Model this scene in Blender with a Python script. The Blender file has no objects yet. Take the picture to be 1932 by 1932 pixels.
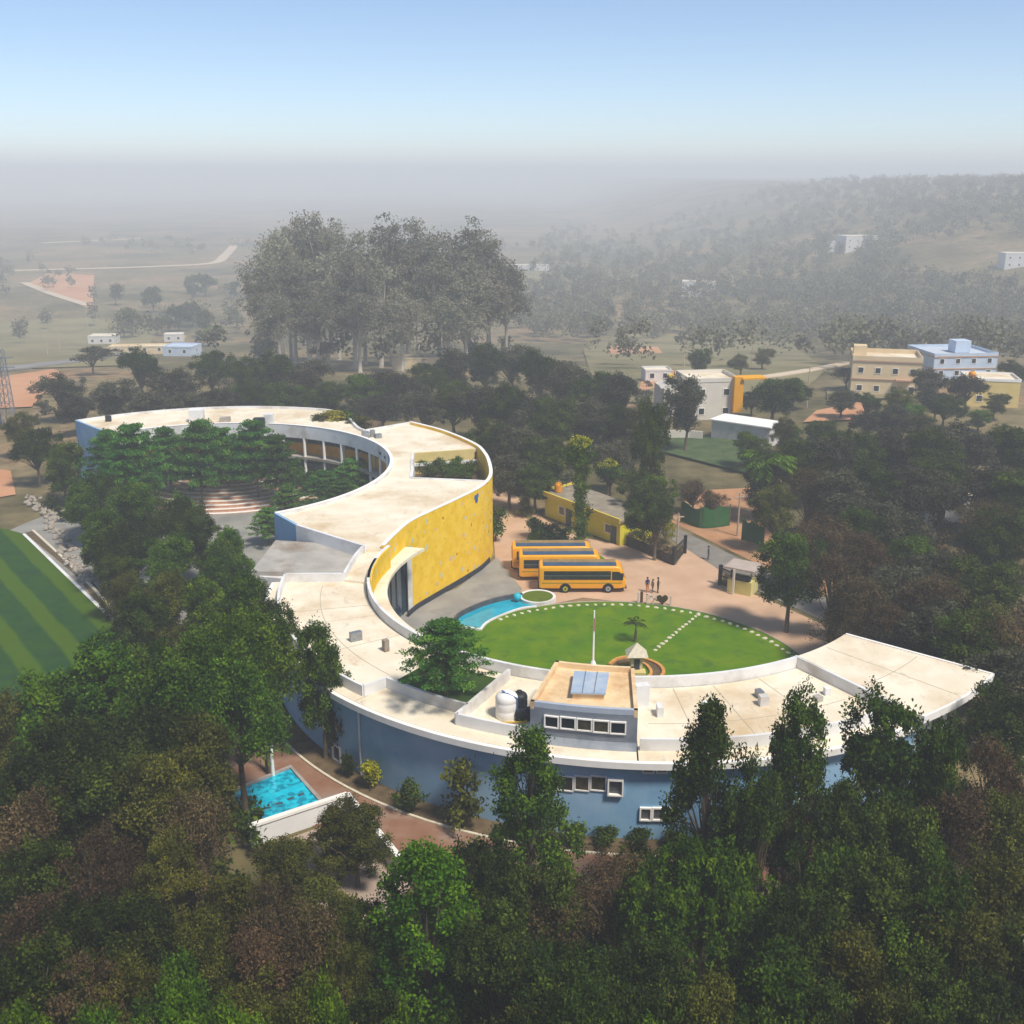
import bpy, math, random
import numpy as np
from mathutils import Vector, Matrix, noise as mnoise

random.seed(7)
C = bpy.context.scene.collection
sc = bpy.context.scene
R = math.radians

# ------------------------------------------------------------------ camera
CAM_H = 42.0            # metres above the school's lawn
FPX, YH = 2050.0, 330.0 # focal length and horizon row on a 1932-pixel survey grid
PITCH = math.atan((966.0 - YH) / FPX)
cam_d = bpy.data.cameras.new("camera"); cam = bpy.data.objects.new("camera", cam_d); C.objects.link(cam)
cam.location = (0, 0, CAM_H); cam.rotation_euler = (math.pi / 2 - PITCH, 0, 0)
cam_d.sensor_width = 36.0; cam_d.lens = 36.0 * FPX / 1932.0
cam_d.clip_start = 0.5; cam_d.clip_end = 20000
sc.camera = cam

# ------------------------------------------------------------------ sky, sun, exposure
SUN_EL, SUN_AZ = R(57), R(138)     # azimuth clockwise from +Y: high hazy sun on the right, behind the viewer
w = bpy.data.worlds.new("World"); sc.world = w; w.use_nodes = True
nt = w.node_tree; nt.nodes.clear()
sky = nt.nodes.new("ShaderNodeTexSky"); sky.sky_type = 'NISHITA'; sky.sun_disc = False
sky.sun_elevation = SUN_EL; sky.sun_rotation = SUN_AZ
sky.altitude = 1600; sky.air_density = 0.85; sky.dust_density = 0.9; sky.ozone_density = 2.1
bg = nt.nodes.new("ShaderNodeBackground"); bg.inputs[1].default_value = 0.14
wo = nt.nodes.new("ShaderNodeOutputWorld")
nt.links.new(sky.outputs[0], bg.inputs[0]); nt.links.new(bg.outputs[0], wo.inputs[0])
sun_d = bpy.data.lights.new("sun", 'SUN'); sun_d.energy = 4.2; sun_d.angle = R(10); sun_d.color = (1.0, 0.945, 0.85)
sun = bpy.data.objects.new("sun", sun_d); C.objects.link(sun)
sdir = Vector((math.sin(SUN_AZ) * math.cos(SUN_EL), math.cos(SUN_AZ) * math.cos(SUN_EL), math.sin(SUN_EL)))
sun.rotation_euler = sdir.to_track_quat('Z', 'Y').to_euler(); sun.location = (60, 60, 200)
sc.view_settings.view_transform = 'Standard'; sc.view_settings.look = 'None'
sc.view_settings.exposure = 0.12; sc.view_settings.gamma = 1.0; sc.view_settings.use_curve_mapping = False
sc.cycles.max_bounces = 6; sc.cycles.diffuse_bounces = 3; sc.cycles.glossy_bounces = 2
sc.cycles.transmission_bounces = 3; sc.cycles.volume_bounces = 4; sc.cycles.transparent_max_bounces = 8
sc.cycles.use_denoising = True
sc.cycles.sample_clamp_indirect = 4.0

# ------------------------------------------------------------------ survey helpers (a sight line meets a level plane at height z)
def P(x, y, z=0.0):
    u = (x - 966) / FPX; v = (y - 966) / FPX
    dy = math.cos(PITCH) - v * math.sin(PITCH); dz = -math.sin(PITCH) - v * math.cos(PITCH)
    t = (z - CAM_H) / dz
    return (u * t, dy * t)
def scr(X, Y, Z):
    zc = Y * math.cos(PITCH) + (CAM_H - Z) * math.sin(PITCH); yc = -Y * math.sin(PITCH) + (CAM_H - Z) * math.cos(PITCH)
    return 966 + FPX * X / zc, 966 + FPX * yc / zc
def top_z(X, Y, yt):
    lo, hi = -40.0, 80.0
    for _ in range(50):
        m = (lo + hi) / 2
        if scr(X, Y, m)[1] > yt: lo = m
        else: hi = m
    return lo
def ss(a, b, t):
    t = min(1.0, max(0.0, (t - a) / (b - a))); return t * t * (3 - 2 * t)

CF = (9.53, 87.13)      # centre of the front wing's arc
CI = (8.94, 88.31); RI = 21.2
CC = (-37.1, 123.1); RC = 22.9   # courtyard circle
def gz(x, y):
    r = math.hypot(x - CF[0], y - CF[1])
    a = 3.0 * ss(21.5, 27, r) * (1 - ss(76, 94, y)) * ss(-36, -25, x)
    hill = 60 * ss(90, 460, x) * ss(320, 800, y) - 30 * ss(170, 540, y)   # valley added so the far haze deepens; land climbs at far right
    far = 3.0 * math.sin(x * 0.004 + 1.0) * math.sin(y * 0.0035) * ss(420, 900, y)
    return a + hill + far

def PG(x, y):
    """where the sight line meets the ground"""
    u = (x - 966) / FPX; v = (y - 966) / FPX
    d = (u, math.cos(PITCH) - v * math.sin(PITCH), -math.sin(PITCH) - v * math.cos(PITCH))
    f = lambda t: CAM_H + d[2] * t - gz(d[0] * t, d[1] * t)
    t = 20.0
    while f(t) > 0 and t < 6000: t *= 1.01
    a, b = t / 1.01, t
    for _ in range(30):
        m = (a + b) / 2
        if f(m) > 0: a = m
        else: b = m
    return (d[0] * a, d[1] * a)

# ------------------------------------------------------------------ materials
MATS = {}
def lin(h):
    h = h.lstrip('#'); o = []
    for i in (0, 2, 4):
        c = int(h[i:i+2], 16) / 255.0
        o.append(c / 12.92 if c <= 0.04045 else ((c + 0.055) / 1.055) ** 2.4)
    return (o[0], o[1], o[2], 1.0)
def col(c):
    return lin(c) if isinstance(c, str) else (c[0], c[1], c[2], 1.0)
def mat(name, c1, c2=None, scale=1.0, rough=0.85, bump=0.0, c3=None, scale3=0.1, metal=0.0, detail=6.0, lo=0.35, hi=0.65, bscale=None, spec=0.3):
    if name in MATS: return MATS[name]
    m = bpy.data.materials.new(name); m.use_nodes = True; n = m.node_tree.nodes; l = m.node_tree.links
    b = n["Principled BSDF"]; b.inputs["Roughness"].default_value = rough; b.inputs["Metallic"].default_value = metal
    b.inputs["Specular IOR Level"].default_value = spec if rough < .7 else min(spec, .06)
    tc = n.new("ShaderNodeTexCoord")
    out = None
    if c2 is None: b.inputs["Base Color"].default_value = col(c1)
    else:
        nz = n.new("ShaderNodeTexNoise"); nz.inputs["Scale"].default_value = scale; nz.inputs["Detail"].default_value = detail
        l.new(tc.outputs["Object"], nz.inputs["Vector"])
        rp = n.new("ShaderNodeValToRGB"); rp.color_ramp.elements[0].position = lo; rp.color_ramp.elements[1].position = hi
        rp.color_ramp.elements[0].color = col(c1); rp.color_ramp.elements[1].color = col(c2)
        l.new(nz.outputs["Fac"], rp.inputs[0]); out = rp.outputs[0]
        if c3 is not None:
            n3 = n.new("ShaderNodeTexNoise"); n3.inputs["Scale"].default_value = scale3; n3.inputs["Detail"].default_value = 8; n3.inputs["Roughness"].default_value = 0.65
            l.new(tc.outputs["Object"], n3.inputs["Vector"])
            r3 = n.new("ShaderNodeValToRGB"); r3.color_ramp.elements[0].position = 0.5; r3.color_ramp.elements[1].position = 0.68
            r3.color_ramp.elements[0].color = (0, 0, 0, 1); r3.color_ramp.elements[1].color = (1, 1, 1, 1)
            l.new(n3.outputs["Fac"], r3.inputs[0])
            mx = n.new("ShaderNodeMix"); mx.data_type = 'RGBA'
            l.new(r3.outputs[0], mx.inputs["Factor"]); l.new(out, mx.inputs[6]); mx.inputs[7].default_value = col(c3); out = mx.outputs[2]
        l.new(out, b.inputs["Base Color"])
    if bump > 0:
        nb = n.new("ShaderNodeTexNoise"); nb.inputs["Scale"].default_value = bscale or scale * 6; nb.inputs["Detail"].default_value = 8
        l.new(tc.outputs["Object"], nb.inputs["Vector"])
        bp = n.new("ShaderNodeBump"); bp.inputs["Strength"].default_value = bump; bp.inputs["Distance"].default_value = 0.05
        l.new(nb.outputs["Fac"], bp.inputs["Height"]); l.new(bp.outputs[0], b.inputs["Normal"])
    MATS[name] = m; return m

def leafmat(name, dark, mid, light, transl=0.25, var=0.35):
    if name in MATS: return MATS[name]
    m = bpy.data.materials.new(name); m.use_nodes = True; n = m.node_tree.nodes; l = m.node_tree.links
    b = n["Principled BSDF"]; b.inputs["Roughness"].default_value = 0.6; b.inputs["Specular IOR Level"].default_value = 0.10
    at = n.new("ShaderNodeAttribute"); at.attribute_name = "tint"
    rp = n.new("ShaderNodeValToRGB"); e = rp.color_ramp.elements
    e[0].position = 0.0; e[0].color = col(dark); e[1].position = 1.0; e[1].color = col(light)
    k = e.new(0.5); k.color = col(mid)
    l.new(at.outputs["Fac"], rp.inputs[0])
    oi = n.new("ShaderNodeObjectInfo")
    hs = n.new("ShaderNodeHueSaturation")
    mr = n.new("ShaderNodeMapRange"); mr.inputs[3].default_value = 1 - var; mr.inputs[4].default_value = 1 + var
    l.new(oi.outputs["Random"], mr.inputs[0]); l.new(mr.outputs[0], hs.inputs["Value"])
    mh = n.new("ShaderNodeMapRange"); mh.inputs[3].default_value = 0.485; mh.inputs[4].default_value = 0.515
    mu = n.new("ShaderNodeMath"); mu.operation = 'FRACT'; m2 = n.new("ShaderNodeMath"); m2.operation = 'MULTIPLY'; m2.inputs[1].default_value = 7.31
    l.new(oi.outputs["Random"], m2.inputs[0]); l.new(m2.outputs[0], mu.inputs[0]); l.new(mu.outputs[0], mh.inputs[0]); l.new(mh.outputs[0], hs.inputs["Hue"])
    l.new(rp.outputs[0], hs.inputs["Color"]); l.new(hs.outputs[0], b.inputs["Base Color"])
    tr = n.new("ShaderNodeBsdfTranslucent"); l.new(hs.outputs[0], tr.inputs["Color"])
    mx = n.new("ShaderNodeMixShader"); mx.inputs[0].default_value = transl
    l.new(b.outputs[0], mx.inputs[1]); l.new(tr.outputs[0], mx.inputs[2])
    l.new(mx.outputs[0], n["Material Output"].inputs["Surface"])
    MATS[name] = m; return m

def roof_mat():
    m = mat("roof_plaster", "#e2d2b6", "#efe3cb", 0.35, 0.9, 0.2, c3="#cbb28c", scale3=0.11, bscale=8)
    n = m.node_tree.nodes; l = m.node_tree.links; b = n["Principled BSDF"]; src = b.inputs["Base Color"].links[0].from_socket
    tc = n.new("ShaderNodeTexCoord")
    for sc_, lo, hi, c, fac, st in ((0.5, .60, .72, (0.50, 0.27, 0.12, 1), .55, (1, 1, 1)), (1.6, .58, .70, (0.33, 0.29, 0.23, 1), .40, (1.0, .35, 1)), (6.0, .60, .75, (0.30, 0.26, 0.2, 1), .35, (1, 1, 1))):
        mp = n.new("ShaderNodeMapping"); mp.inputs["Scale"].default_value = st; mp.inputs["Location"].default_value = (sc_*7, 3, 1); l.new(tc.outputs["Object"], mp.inputs["Vector"])
        q = n.new("ShaderNodeTexNoise"); q.inputs["Scale"].default_value = sc_; q.inputs["Detail"].default_value = 10; q.inputs["Roughness"].default_value = .7; l.new(mp.outputs[0], q.inputs["Vector"])
        r = n.new("ShaderNodeMapRange"); r.inputs[1].default_value = lo; r.inputs[2].default_value = hi; r.inputs[4].default_value = fac; l.new(q.outputs["Fac"], r.inputs[0])
        mx = n.new("ShaderNodeMix"); mx.data_type = 'RGBA'; l.new(r.outputs[0], mx.inputs["Factor"]); l.new(src, mx.inputs[6]); mx.inputs[7].default_value = c; src = mx.outputs[2]
    l.new(src, b.inputs["Base Color"]); return m
ROOF = roof_mat()
WHITE = mat("white_paint", "#dcdad6", "#e6e4e0", 0.8, 0.8, 0.08, c3="#bfb7ac", scale3=0.25, bscale=12)
COPING = mat("coping_white", "#ece6dc", "#f3eee6", 0.9, 0.8)
BLUEW = mat("blue_render", "#84aac8", "#9cbad0", 0.35, 0.85, 0.1, c3="#719fc2", scale3=0.12, bscale=10)
HHW = mat("blue_grey_render", "#a3acb9", "#b4bac2", 0.7, 0.85, 0.1, c3="#8f98a6", scale3=0.4, bscale=10)
PEACH = mat("peach_roof", "#dcbc8e", "#e8cda3", 0.9, 0.9, 0.15, c3="#c49a6a", scale3=0.35)
GREYROOF = mat("grey_screed", "#a09a90", "#b5afa4", 0.5, 0.9, 0.15, c3="#85705a", scale3=0.16)
DARKGLASS = mat("dark_glass", (0.012, 0.018, 0.025), rough=0.08, spec=0.6)
BLUEGLASS = mat("blue_glass", (0.02, 0.05, 0.085), rough=0.1, spec=0.6)
CURTAIN = mat("curtain_glass", (0.035, 0.03, 0.018), (0.07, 0.06, 0.035), 3.0, 0.25, spec=0.5)
GREYGLASS = mat("grey_glass", (0.06, 0.065, 0.075), (0.1, 0.1, 0.11), 2.0, 0.2, spec=0.5)
DARK = mat("dark_plinth", (0.035, 0.037, 0.045), (0.05, 0.05, 0.06), 2, 0.8)
ORANGE = mat("orange_band", "#d98a10", "#e5a52a", 1.5, 0.8)
STEEL = mat("galvanised_steel", "#8c9093", "#a4a6a8", 6, 0.45, metal=0.6)
SKYL = mat("skylight_panel", "#9fb0c2", "#b4bec6", 1.6, 0.3, spec=0.5)
BLACK = mat("black_plastic", (0.012, 0.013, 0.016), (0.025, 0.026, 0.03), 4, 0.5)
BARK = mat("bark", (0.10, 0.075, 0.05), (0.17, 0.13, 0.09), 3, 0.95, 0.5)
BARKPALE = mat("pale_bark", (0.30, 0.26, 0.21), (0.42, 0.37, 0.30), 3, 0.9, 0.3)
SOIL = mat("soil", (0.10, 0.07, 0.04), (0.16, 0.11, 0.06), 1.5, 0.95, 0.4)
REDSOIL = mat("red_soil", (0.40, 0.20, 0.10), (0.52, 0.28, 0.14), 0.4, 0.95, 0.3, c3=(0.33, 0.2, 0.11), scale3=0.15)
PINKPAVE = mat("pink_paving", (0.52, 0.33, 0.205), (0.61, 0.40, 0.26), 0.3, 0.9, 0.2, c3=(0.44, 0.29, 0.19), scale3=0.09, bscale=9)
BROWNPAVE = mat("brown_paving", (0.24, 0.12, 0.07), (0.30, 0.17, 0.11), 0.6, 0.9, 0.3, c3=(0.30, 0.21, 0.16), scale3=0.3)
ASPHALT = mat("worn_asphalt", (0.20, 0.18, 0.155), (0.26, 0.235, 0.2), 0.6, 0.9, 0.2)
PLAZA = mat("grey_plaza", (0.26, 0.245, 0.215), (0.33, 0.31, 0.27), 0.3, 0.85, 0.15, c3=(0.22, 0.21, 0.19), scale3=0.2)
STONE = mat("pale_stone", (0.6, 0.52, 0.38), (0.72, 0.64, 0.48), 4, 0.9, 0.3)
BRICK = mat("brick_paving", (0.48, 0.26, 0.16), (0.56, 0.33, 0.22), 2.0, 0.9, 0.3)
TERRA = mat("terracotta_edge", (0.55, 0.24, 0.06), (0.66, 0.34, 0.10), 2.5, 0.85, 0.2)
TILE = mat("pool_tile", (0.05, 0.055, 0.065), (0.09, 0.095, 0.11), 1.5, 0.5)

def yellow_wall_mat():
    m = bpy.data.materials.new("yellow_mosaic"); m.use_nodes = True; n = m.node_tree.nodes; l = m.node_tree.links
    b = n["Principled BSDF"]; b.inputs["Roughness"].default_value = 0.85; b.inputs["Specular IOR Level"].default_value = 0.05
    tc = n.new("ShaderNodeTexCoord")
    nz = n.new("ShaderNodeTexNoise"); nz.inputs["Scale"].default_value = 0.9; nz.inputs["Detail"].default_value = 6
    l.new(tc.outputs["Object"], nz.inputs["Vector"])
    rp = n.new("ShaderNodeValToRGB"); rp.color_ramp.elements[0].position = 0.36; rp.color_ramp.elements[1].position = 0.64
    rp.color_ramp.elements[0].color = (0.82, 0.49, 0.012, 1); rp.color_ramp.elements[1].color = (0.90, 0.58, 0.05, 1)
    l.new(nz.outputs["Fac"], rp.inputs[0]); cur = rp.outputs[0]
    for sc_, thr, cc, off in ((0.85, 0.22, None, 0.0), (1.35, 0.19, (0.72, 0.42, 0.02, 1), 11.0), (0.6, 0.13, (0.50, 0.25, 0.02, 1), 23.0)):
        mp = n.new("ShaderNodeMapping"); mp.inputs["Location"].default_value = (off, off * 0.7, off * 0.3)
        l.new(tc.outputs["Object"], mp.inputs["Vector"])
        wn = n.new("ShaderNodeTexNoise"); wn.inputs["Scale"].default_value = 2.2
        l.new(tc.outputs["Object"], wn.inputs["Vector"])
        va = n.new("ShaderNodeVectorMath"); va.operation = 'MULTIPLY_ADD'; va.inputs[1].default_value = (0.5, 0.5, 0.5)
        l.new(wn.outputs["Color"], va.inputs[0]); l.new(mp.outputs[0], va.inputs[2])
        vo = n.new("ShaderNodeTexVoronoi"); vo.inputs["Scale"].default_value = sc_
        l.new(va.outputs[0], vo.inputs["Vector"])
        lt = n.new("ShaderNodeMath"); lt.operation = 'LESS_THAN'; lt.inputs[1].default_value = thr
        l.new(vo.outputs["Distance"], lt.inputs[0])
        sx = n.new("ShaderNodeSeparateColor"); l.new(vo.outputs["Color"], sx.inputs[0])
        g = n.new("ShaderNodeMath"); g.operation = 'GREATER_THAN'; g.inputs[1].default_value = 0.30; l.new(sx.outputs[0], g.inputs[0])
        mu = n.new("ShaderNodeMath"); mu.operation = 'MULTIPLY'; l.new(lt.outputs[0], mu.inputs[0]); l.new(g.outputs[0], mu.inputs[1])
        mx = n.new("ShaderNodeMix"); mx.data_type = 'RGBA'; l.new(mu.outputs[0], mx.inputs["Factor"]); l.new(cur, mx.inputs[6])
        if cc is None:
            r2 = n.new("ShaderNodeValToRGB"); r2.color_ramp.interpolation = 'CONSTANT'
            e = r2.color_ramp.elements; e[0].color = (0.62, 0.53, 0.34, 1); e[1].position = 0.5; e[1].color = (0.55, 0.55, 0.36, 1)
            k = e.new(0.75); k.color = (0.68, 0.44, 0.27, 1)
            l.new(sx.outputs[1], r2.inputs[0]); l.new(r2.outputs[0], mx.inputs[7])
        else: mx.inputs[7].default_value = cc
        cur = mx.outputs[2]
    l.new(cur, b.inputs["Base Color"])
    return m
YELLOW = yellow_wall_mat()
YEDGE = mat("yellow_paint", (0.62, 0.47, 0.16), (0.68, 0.53, 0.22), 1.0, 0.85)

def grass_mat(name, c1, c2, stripes=None, scale=0.5, ang=0.0, s1=None, s2=None):
    m = mat(name, c1, c2, scale, 0.95, 0.6, bscale=14, c3=tuple(q*.70+.014 for q in c1), scale3=.6, detail=12.0)
    if stripes:
        n = m.node_tree.nodes; l = m.node_tree.links; b = n["Principled BSDF"]
        src = b.inputs["Base Color"].links[0].from_socket
        tc = n.new("ShaderNodeTexCoord"); mp = n.new("ShaderNodeMapping"); mp.inputs["Rotation"].default_value = (0, 0, ang)
        l.new(tc.outputs["Object"], mp.inputs["Vector"])
        wv = n.new("ShaderNodeTexWave"); wv.inputs["Scale"].default_value = stripes; wv.inputs["Distortion"].default_value = 0.6; wv.inputs["Detail"].default_value = 6; wv.inputs["Detail Scale"].default_value = 2.5
        l.new(mp.outputs[0], wv.inputs["Vector"])
        r = n.new("ShaderNodeValToRGB"); r.color_ramp.elements[0].position = 0.52; r.color_ramp.elements[1].position = 0.76
        l.new(wv.outputs["Fac"], r.inputs[0])
        mx = n.new("ShaderNodeMix"); mx.data_type = 'RGBA'; l.new(r.outputs[0], mx.inputs["Factor"]); l.new(src, mx.inputs[6])
        n2 = n.new("ShaderNodeTexNoise"); n2.inputs["Scale"].default_value = 0.9; n2.inputs["Detail"].default_value = 9; n2.inputs["Roughness"].default_value = .75; l.new(tc.outputs["Object"], n2.inputs["Vector"])
        r2 = n.new("ShaderNodeValToRGB"); r2.color_ramp.elements[0].color = col(s1); r2.color_ramp.elements[1].color = col(s2)
        l.new(n2.outputs["Fac"], r2.inputs[0]); l.new(r2.outputs[0], mx.inputs[7]); l.new(mx.outputs[2], b.inputs["Base Color"])
    return m
LAWN = grass_mat("lawn_grass", (0.070, 0.172, 0.0), (0.128, 0.212, 0.0), scale=0.35)
TURF = grass_mat("field_turf", (0.016, 0.062, 0.014), (0.03, 0.08, 0.012), stripes=0.075, ang=R(-37), s1=(0.042, 0.098, 0.006), s2=(0.075, 0.125, 0.006))

# ------------------------------------------------------------------ mesh builder
class MB:
    def __init__(s): s.v = []; s.f = []; s.m = []
    def add(s, v, f, mi=0):
        o = len(s.v); s.v += [tuple(q) for q in v]; s.f += [tuple(i + o for i in q) for q in f]; s.m += [mi] * len(f); return s
    def box(s, x0, x1, y0, y1, z0, z1, mi=0):
        return s.add([(x0,y0,z0),(x1,y0,z0),(x1,y1,z0),(x0,y1,z0),(x0,y0,z1),(x1,y0,z1),(x1,y1,z1),(x0,y1,z1)],
                     [(0,3,2,1),(4,5,6,7),(0,1,5,4),(1,2,6,5),(2,3,7,6),(3,0,4,7)], mi)
    def obox(s, c, size, rz=0.0, mi=0, rx=0.0, ry=0.0):
        M = Matrix.Translation(Vector(c)) @ Matrix.Rotation(rz, 4, 'Z') @ Matrix.Rotation(ry, 4, 'Y') @ Matrix.Rotation(rx, 4, 'X')
        a, b, d = size[0]/2, size[1]/2, size[2]/2
        return s.add([M @ Vector(q) for q in ((-a,-b,-d),(a,-b,-d),(a,b,-d),(-a,b,-d),(-a,-b,d),(a,-b,d),(a,b,d),(-a,b,d))],
                     [(0,3,2,1),(4,5,6,7),(0,1,5,4),(1,2,6,5),(2,3,7,6),(3,0,4,7)], mi)
    def prism(s, poly, z0, z1, mi=0):
        n = len(poly); a = sum(poly[i][0]*poly[(i+1)%n][1]-poly[(i+1)%n][0]*poly[i][1] for i in range(n))
        if a < 0: poly = poly[::-1]
        z0l = z0 if isinstance(z0, (list, tuple)) else [z0]*n
        v = [(p[0], p[1], z0l[i]) for i, p in enumerate(poly)] + [(p[0], p[1], z1) for p in poly]
        return s.add(v, [tuple(range(n-1,-1,-1)), tuple(range(n, 2*n))] + [(i,(i+1)%n,n+(i+1)%n,n+i) for i in range(n)], mi)
    def sheet(s, poly, z, mi=0):
        n = len(poly); a = sum(poly[i][0]*poly[(i+1)%n][1]-poly[(i+1)%n][0]*poly[i][1] for i in range(n))
        if a < 0: poly = poly[::-1]
        return s.add([(p[0], p[1], z) for p in poly], [tuple(range(n))], mi)
    def strip(s, pts, th, z0, z1, closed=False, mi=0, shift=0.0):
        n = len(pts); L = []
        for i in range(n):
            a = pts[i-1] if (i > 0 or closed) else pts[i]; b = pts[(i+1) % n] if (i < n-1 or closed) else pts[i]
            dx, dy = b[0]-a[0], b[1]-a[1]; d = math.hypot(dx, dy) or 1; nx, ny = -dy/d, dx/d
            L.append((nx, ny))
        A = z0 if isinstance(z0, (list, tuple)) else [z0]*n; B = z1 if isinstance(z1, (list, tuple)) else [z1]*n
        v = []
        for i, p in enumerate(pts):
            nx, ny = L[i]; o1 = shift - th/2; o2 = shift + th/2
            v += [(p[0]+nx*o1, p[1]+ny*o1, A[i]), (p[0]+nx*o2, p[1]+ny*o2, A[i]), (p[0]+nx*o2, p[1]+ny*o2, B[i]), (p[0]+nx*o1, p[1]+ny*o1, B[i])]
        f = []
        m = n if closed else n-1
        for i in range(m):
            a, b = 4*i, 4*((i+1) % n)
            f += [(a+k, b+k, b+(k+1)%4, a+(k+1)%4) for k in range(4)]
        if not closed: f += [(0,1,2,3), (4*n-1,4*n-2,4*n-3,4*n-4)]
        return s.add(v, f, mi)
    def tube(s, pts, rad, n=8, mi=0, cap=True):
        rad = rad if isinstance(rad, (list, tuple)) else [rad]*len(pts)
        pts = [Vector(p) for p in pts]; v = []; f = []
        for i, p in enumerate(pts):
            d = (pts[min(i+1, len(pts)-1)] - pts[max(i-1, 0)])
            d = d.normalized() if d.length > 1e-9 else Vector((0,0,1))
            a = d.cross(Vector((0,0,1)));
            if a.length < 1e-3: a = d.cross(Vector((1,0,0)))
            a.normalize(); b = d.cross(a)
            v += [p + (a*math.cos(2*math.pi*k/n) + b*math.sin(2*math.pi*k/n))*rad[i] for k in range(n)]
        for i in range(len(pts)-1):
            f += [(i*n+k, i*n+(k+1)%n, (i+1)*n+(k+1)%n, (i+1)*n+k) for k in range(n)]
        if cap: f += [tuple(range(n)), tuple(range(len(pts)*n-1, (len(pts)-1)*n-1, -1))]
        return s.add(v, f, mi)
    def lathe(s, c, prof, n=16, mi=0):
        v = []; f = []
        for (r, z) in prof: v += [(c[0]+r*math.cos(2*math.pi*k/n), c[1]+r*math.sin(2*math.pi*k/n), c[2]+z) for k in range(n)]
        for i in range(len(prof)-1): f += [(i*n+k, i*n+(k+1)%n, (i+1)*n+(k+1)%n, (i+1)*n+k) for k in range(n)]
        f += [tuple(range(n-1,-1,-1)), tuple(range((len(prof)-1)*n, len(prof)*n))]
        return s.add(v, f, mi)
    def build(s, name, mats, parent=None, smooth=False, local=False):
        me = bpy.data.meshes.new(name)
        off = Vector((0,0,0))
        if parent is not None and not local:
            q = parent
            while q is not None: off += q.location; q = q.parent
        me.from_pydata([(a-off.x, b-off.y, c-off.z) for a, b, c in s.v], [], s.f)
        for q in (mats if isinstance(mats, (list, tuple)) else [mats]): me.materials.append(q)
        me.polygons.foreach_set("material_index", s.m)
        if smooth: me.polygons.foreach_set("use_smooth", [True]*len(s.f))
        me.update()
        o = bpy.data.objects.new(name, me); C.objects.link(o); o.parent = parent
        return o

def empty(name, loc, label=None, cat=None, group=None, rz=0.0):
    o = bpy.data.objects.new(name, None); C.objects.link(o); o.location = loc; o.rotation_euler = (0, 0, rz)
    o.empty_display_size = 0.5
    tag(o, label, cat, group); return o
def tag(o, label=None, cat=None, group=None, kind=None):
    if label: o["label"] = label
    if cat: o["category"] = cat
    if group: o["group"] = group
    if kind: o["kind"] = kind
    return o
def struct(o): o["kind"] = "structure"; return o
def copy_tree(o, parent=None):
    c = o.copy(); C.objects.link(c); c.parent = parent
    for ch in o.children: copy_tree(ch, c)
    return c
def arc(c, r, a0, a1, n): return [(c[0]+r*math.cos(R(a0+(a1-a0)*i/n)), c[1]+r*math.sin(R(a0+(a1-a0)*i/n))) for i in range(n+1)]
def crom(pts, k=6):
    out = []
    for i in range(len(pts)-1):
        p0 = pts[max(i-1,0)]; p1 = pts[i]; p2 = pts[i+1]; p3 = pts[min(i+2,len(pts)-1)]
        for j in range(k):
            t = j/k
            out.append(tuple(0.5*((2*p1[d])+(-p0[d]+p2[d])*t+(2*p0[d]-5*p1[d]+4*p2[d]-p3[d])*t*t+(-p0[d]+3*p1[d]-3*p2[d]+p3[d])*t**3) for d in range(len(p1))))
    out.append(tuple(pts[-1])); return out
def pol(c, r, a): return (c[0]+r*math.cos(R(a)), c[1]+r*math.sin(R(a)))
def ri(a):   # distance from CF to the inner parapet circle along the angle a
    dx, dy = math.cos(R(a)), math.sin(R(a)); ex, ey = CF[0]-CI[0], CF[1]-CI[1]
    b = ex*dx+ey*dy; return -b+math.sqrt(b*b-(ex*ex+ey*ey-RI*RI))

# ================================================================== THE SETTING
def ground_mat():
    m = bpy.data.materials.new("dry_country"); m.use_nodes = True; n = m.node_tree.nodes; l = m.node_tree.links
    b = n["Principled BSDF"]; b.inputs["Roughness"].default_value = 0.97; b.inputs["Specular IOR Level"].default_value = 0.1
    tc = n.new("ShaderNodeTexCoord")
    def nz(s, d=8, r=0.6):
        q = n.new("ShaderNodeTexNoise"); q.inputs["Scale"].default_value = s; q.inputs["Detail"].default_value = d; q.inputs["Roughness"].default_value = r
        l.new(tc.outputs["Object"], q.inputs["Vector"]); return q.outputs["Fac"]
    def ramp(src, stops):
        q = n.new("ShaderNodeValToRGB"); e = q.color_ramp.elements
        e[0].position, e[0].color = stops[0][0], col(stops[0][1]); e[1].position, e[1].color = stops[-1][0], col(stops[-1][1])
        for p_, c_ in stops[1:-1]: k = e.new(p_); k.color = col(c_)
        l.new(src, q.inputs[0]); return q.outputs[0]
    a = ramp(nz(0.014), [(0.36, (0.085, 0.08, 0.035)), (0.47, (0.16, 0.135, 0.065)), (0.55, (0.24, 0.19, 0.10)), (0.66, (0.34, 0.21, 0.12))])
    f = ramp(nz(0.22), [(0.35, (0.55, 0.55, 0.5)), (0.65, (1.15, 1.1, 1.05))])
    mx = n.new("ShaderNodeMix"); mx.data_type = 'RGBA'; mx.blend_type = 'MULTIPLY'; mx.inputs["Factor"].default_value = 1
    l.new(a, mx.inputs[6]); l.new(f, mx.inputs[7]); l.new(mx.outputs[2], b.inputs["Base Color"])
    bp = n.new("ShaderNodeBump"); bp.inputs["Strength"].default_value = 0.4; bp.inputs["Distance"].default_value = 0.2
    l.new(nz(1.5), bp.inputs["Height"]); l.new(bp.outputs[0], b.inputs["Normal"])
    return m
GROUND = ground_mat()
def axis(lo, hi, c0, c1, fine):
    a = list(np.arange(c0, c1 + .01, fine)); x = c1; d = fine
    while x < hi: d *= 1.12; x += d; a.append(min(x, hi))
    x = c0; d = fine
    while x > lo: d *= 1.12; x -= d; a.insert(0, max(x, lo))
    return a
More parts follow.
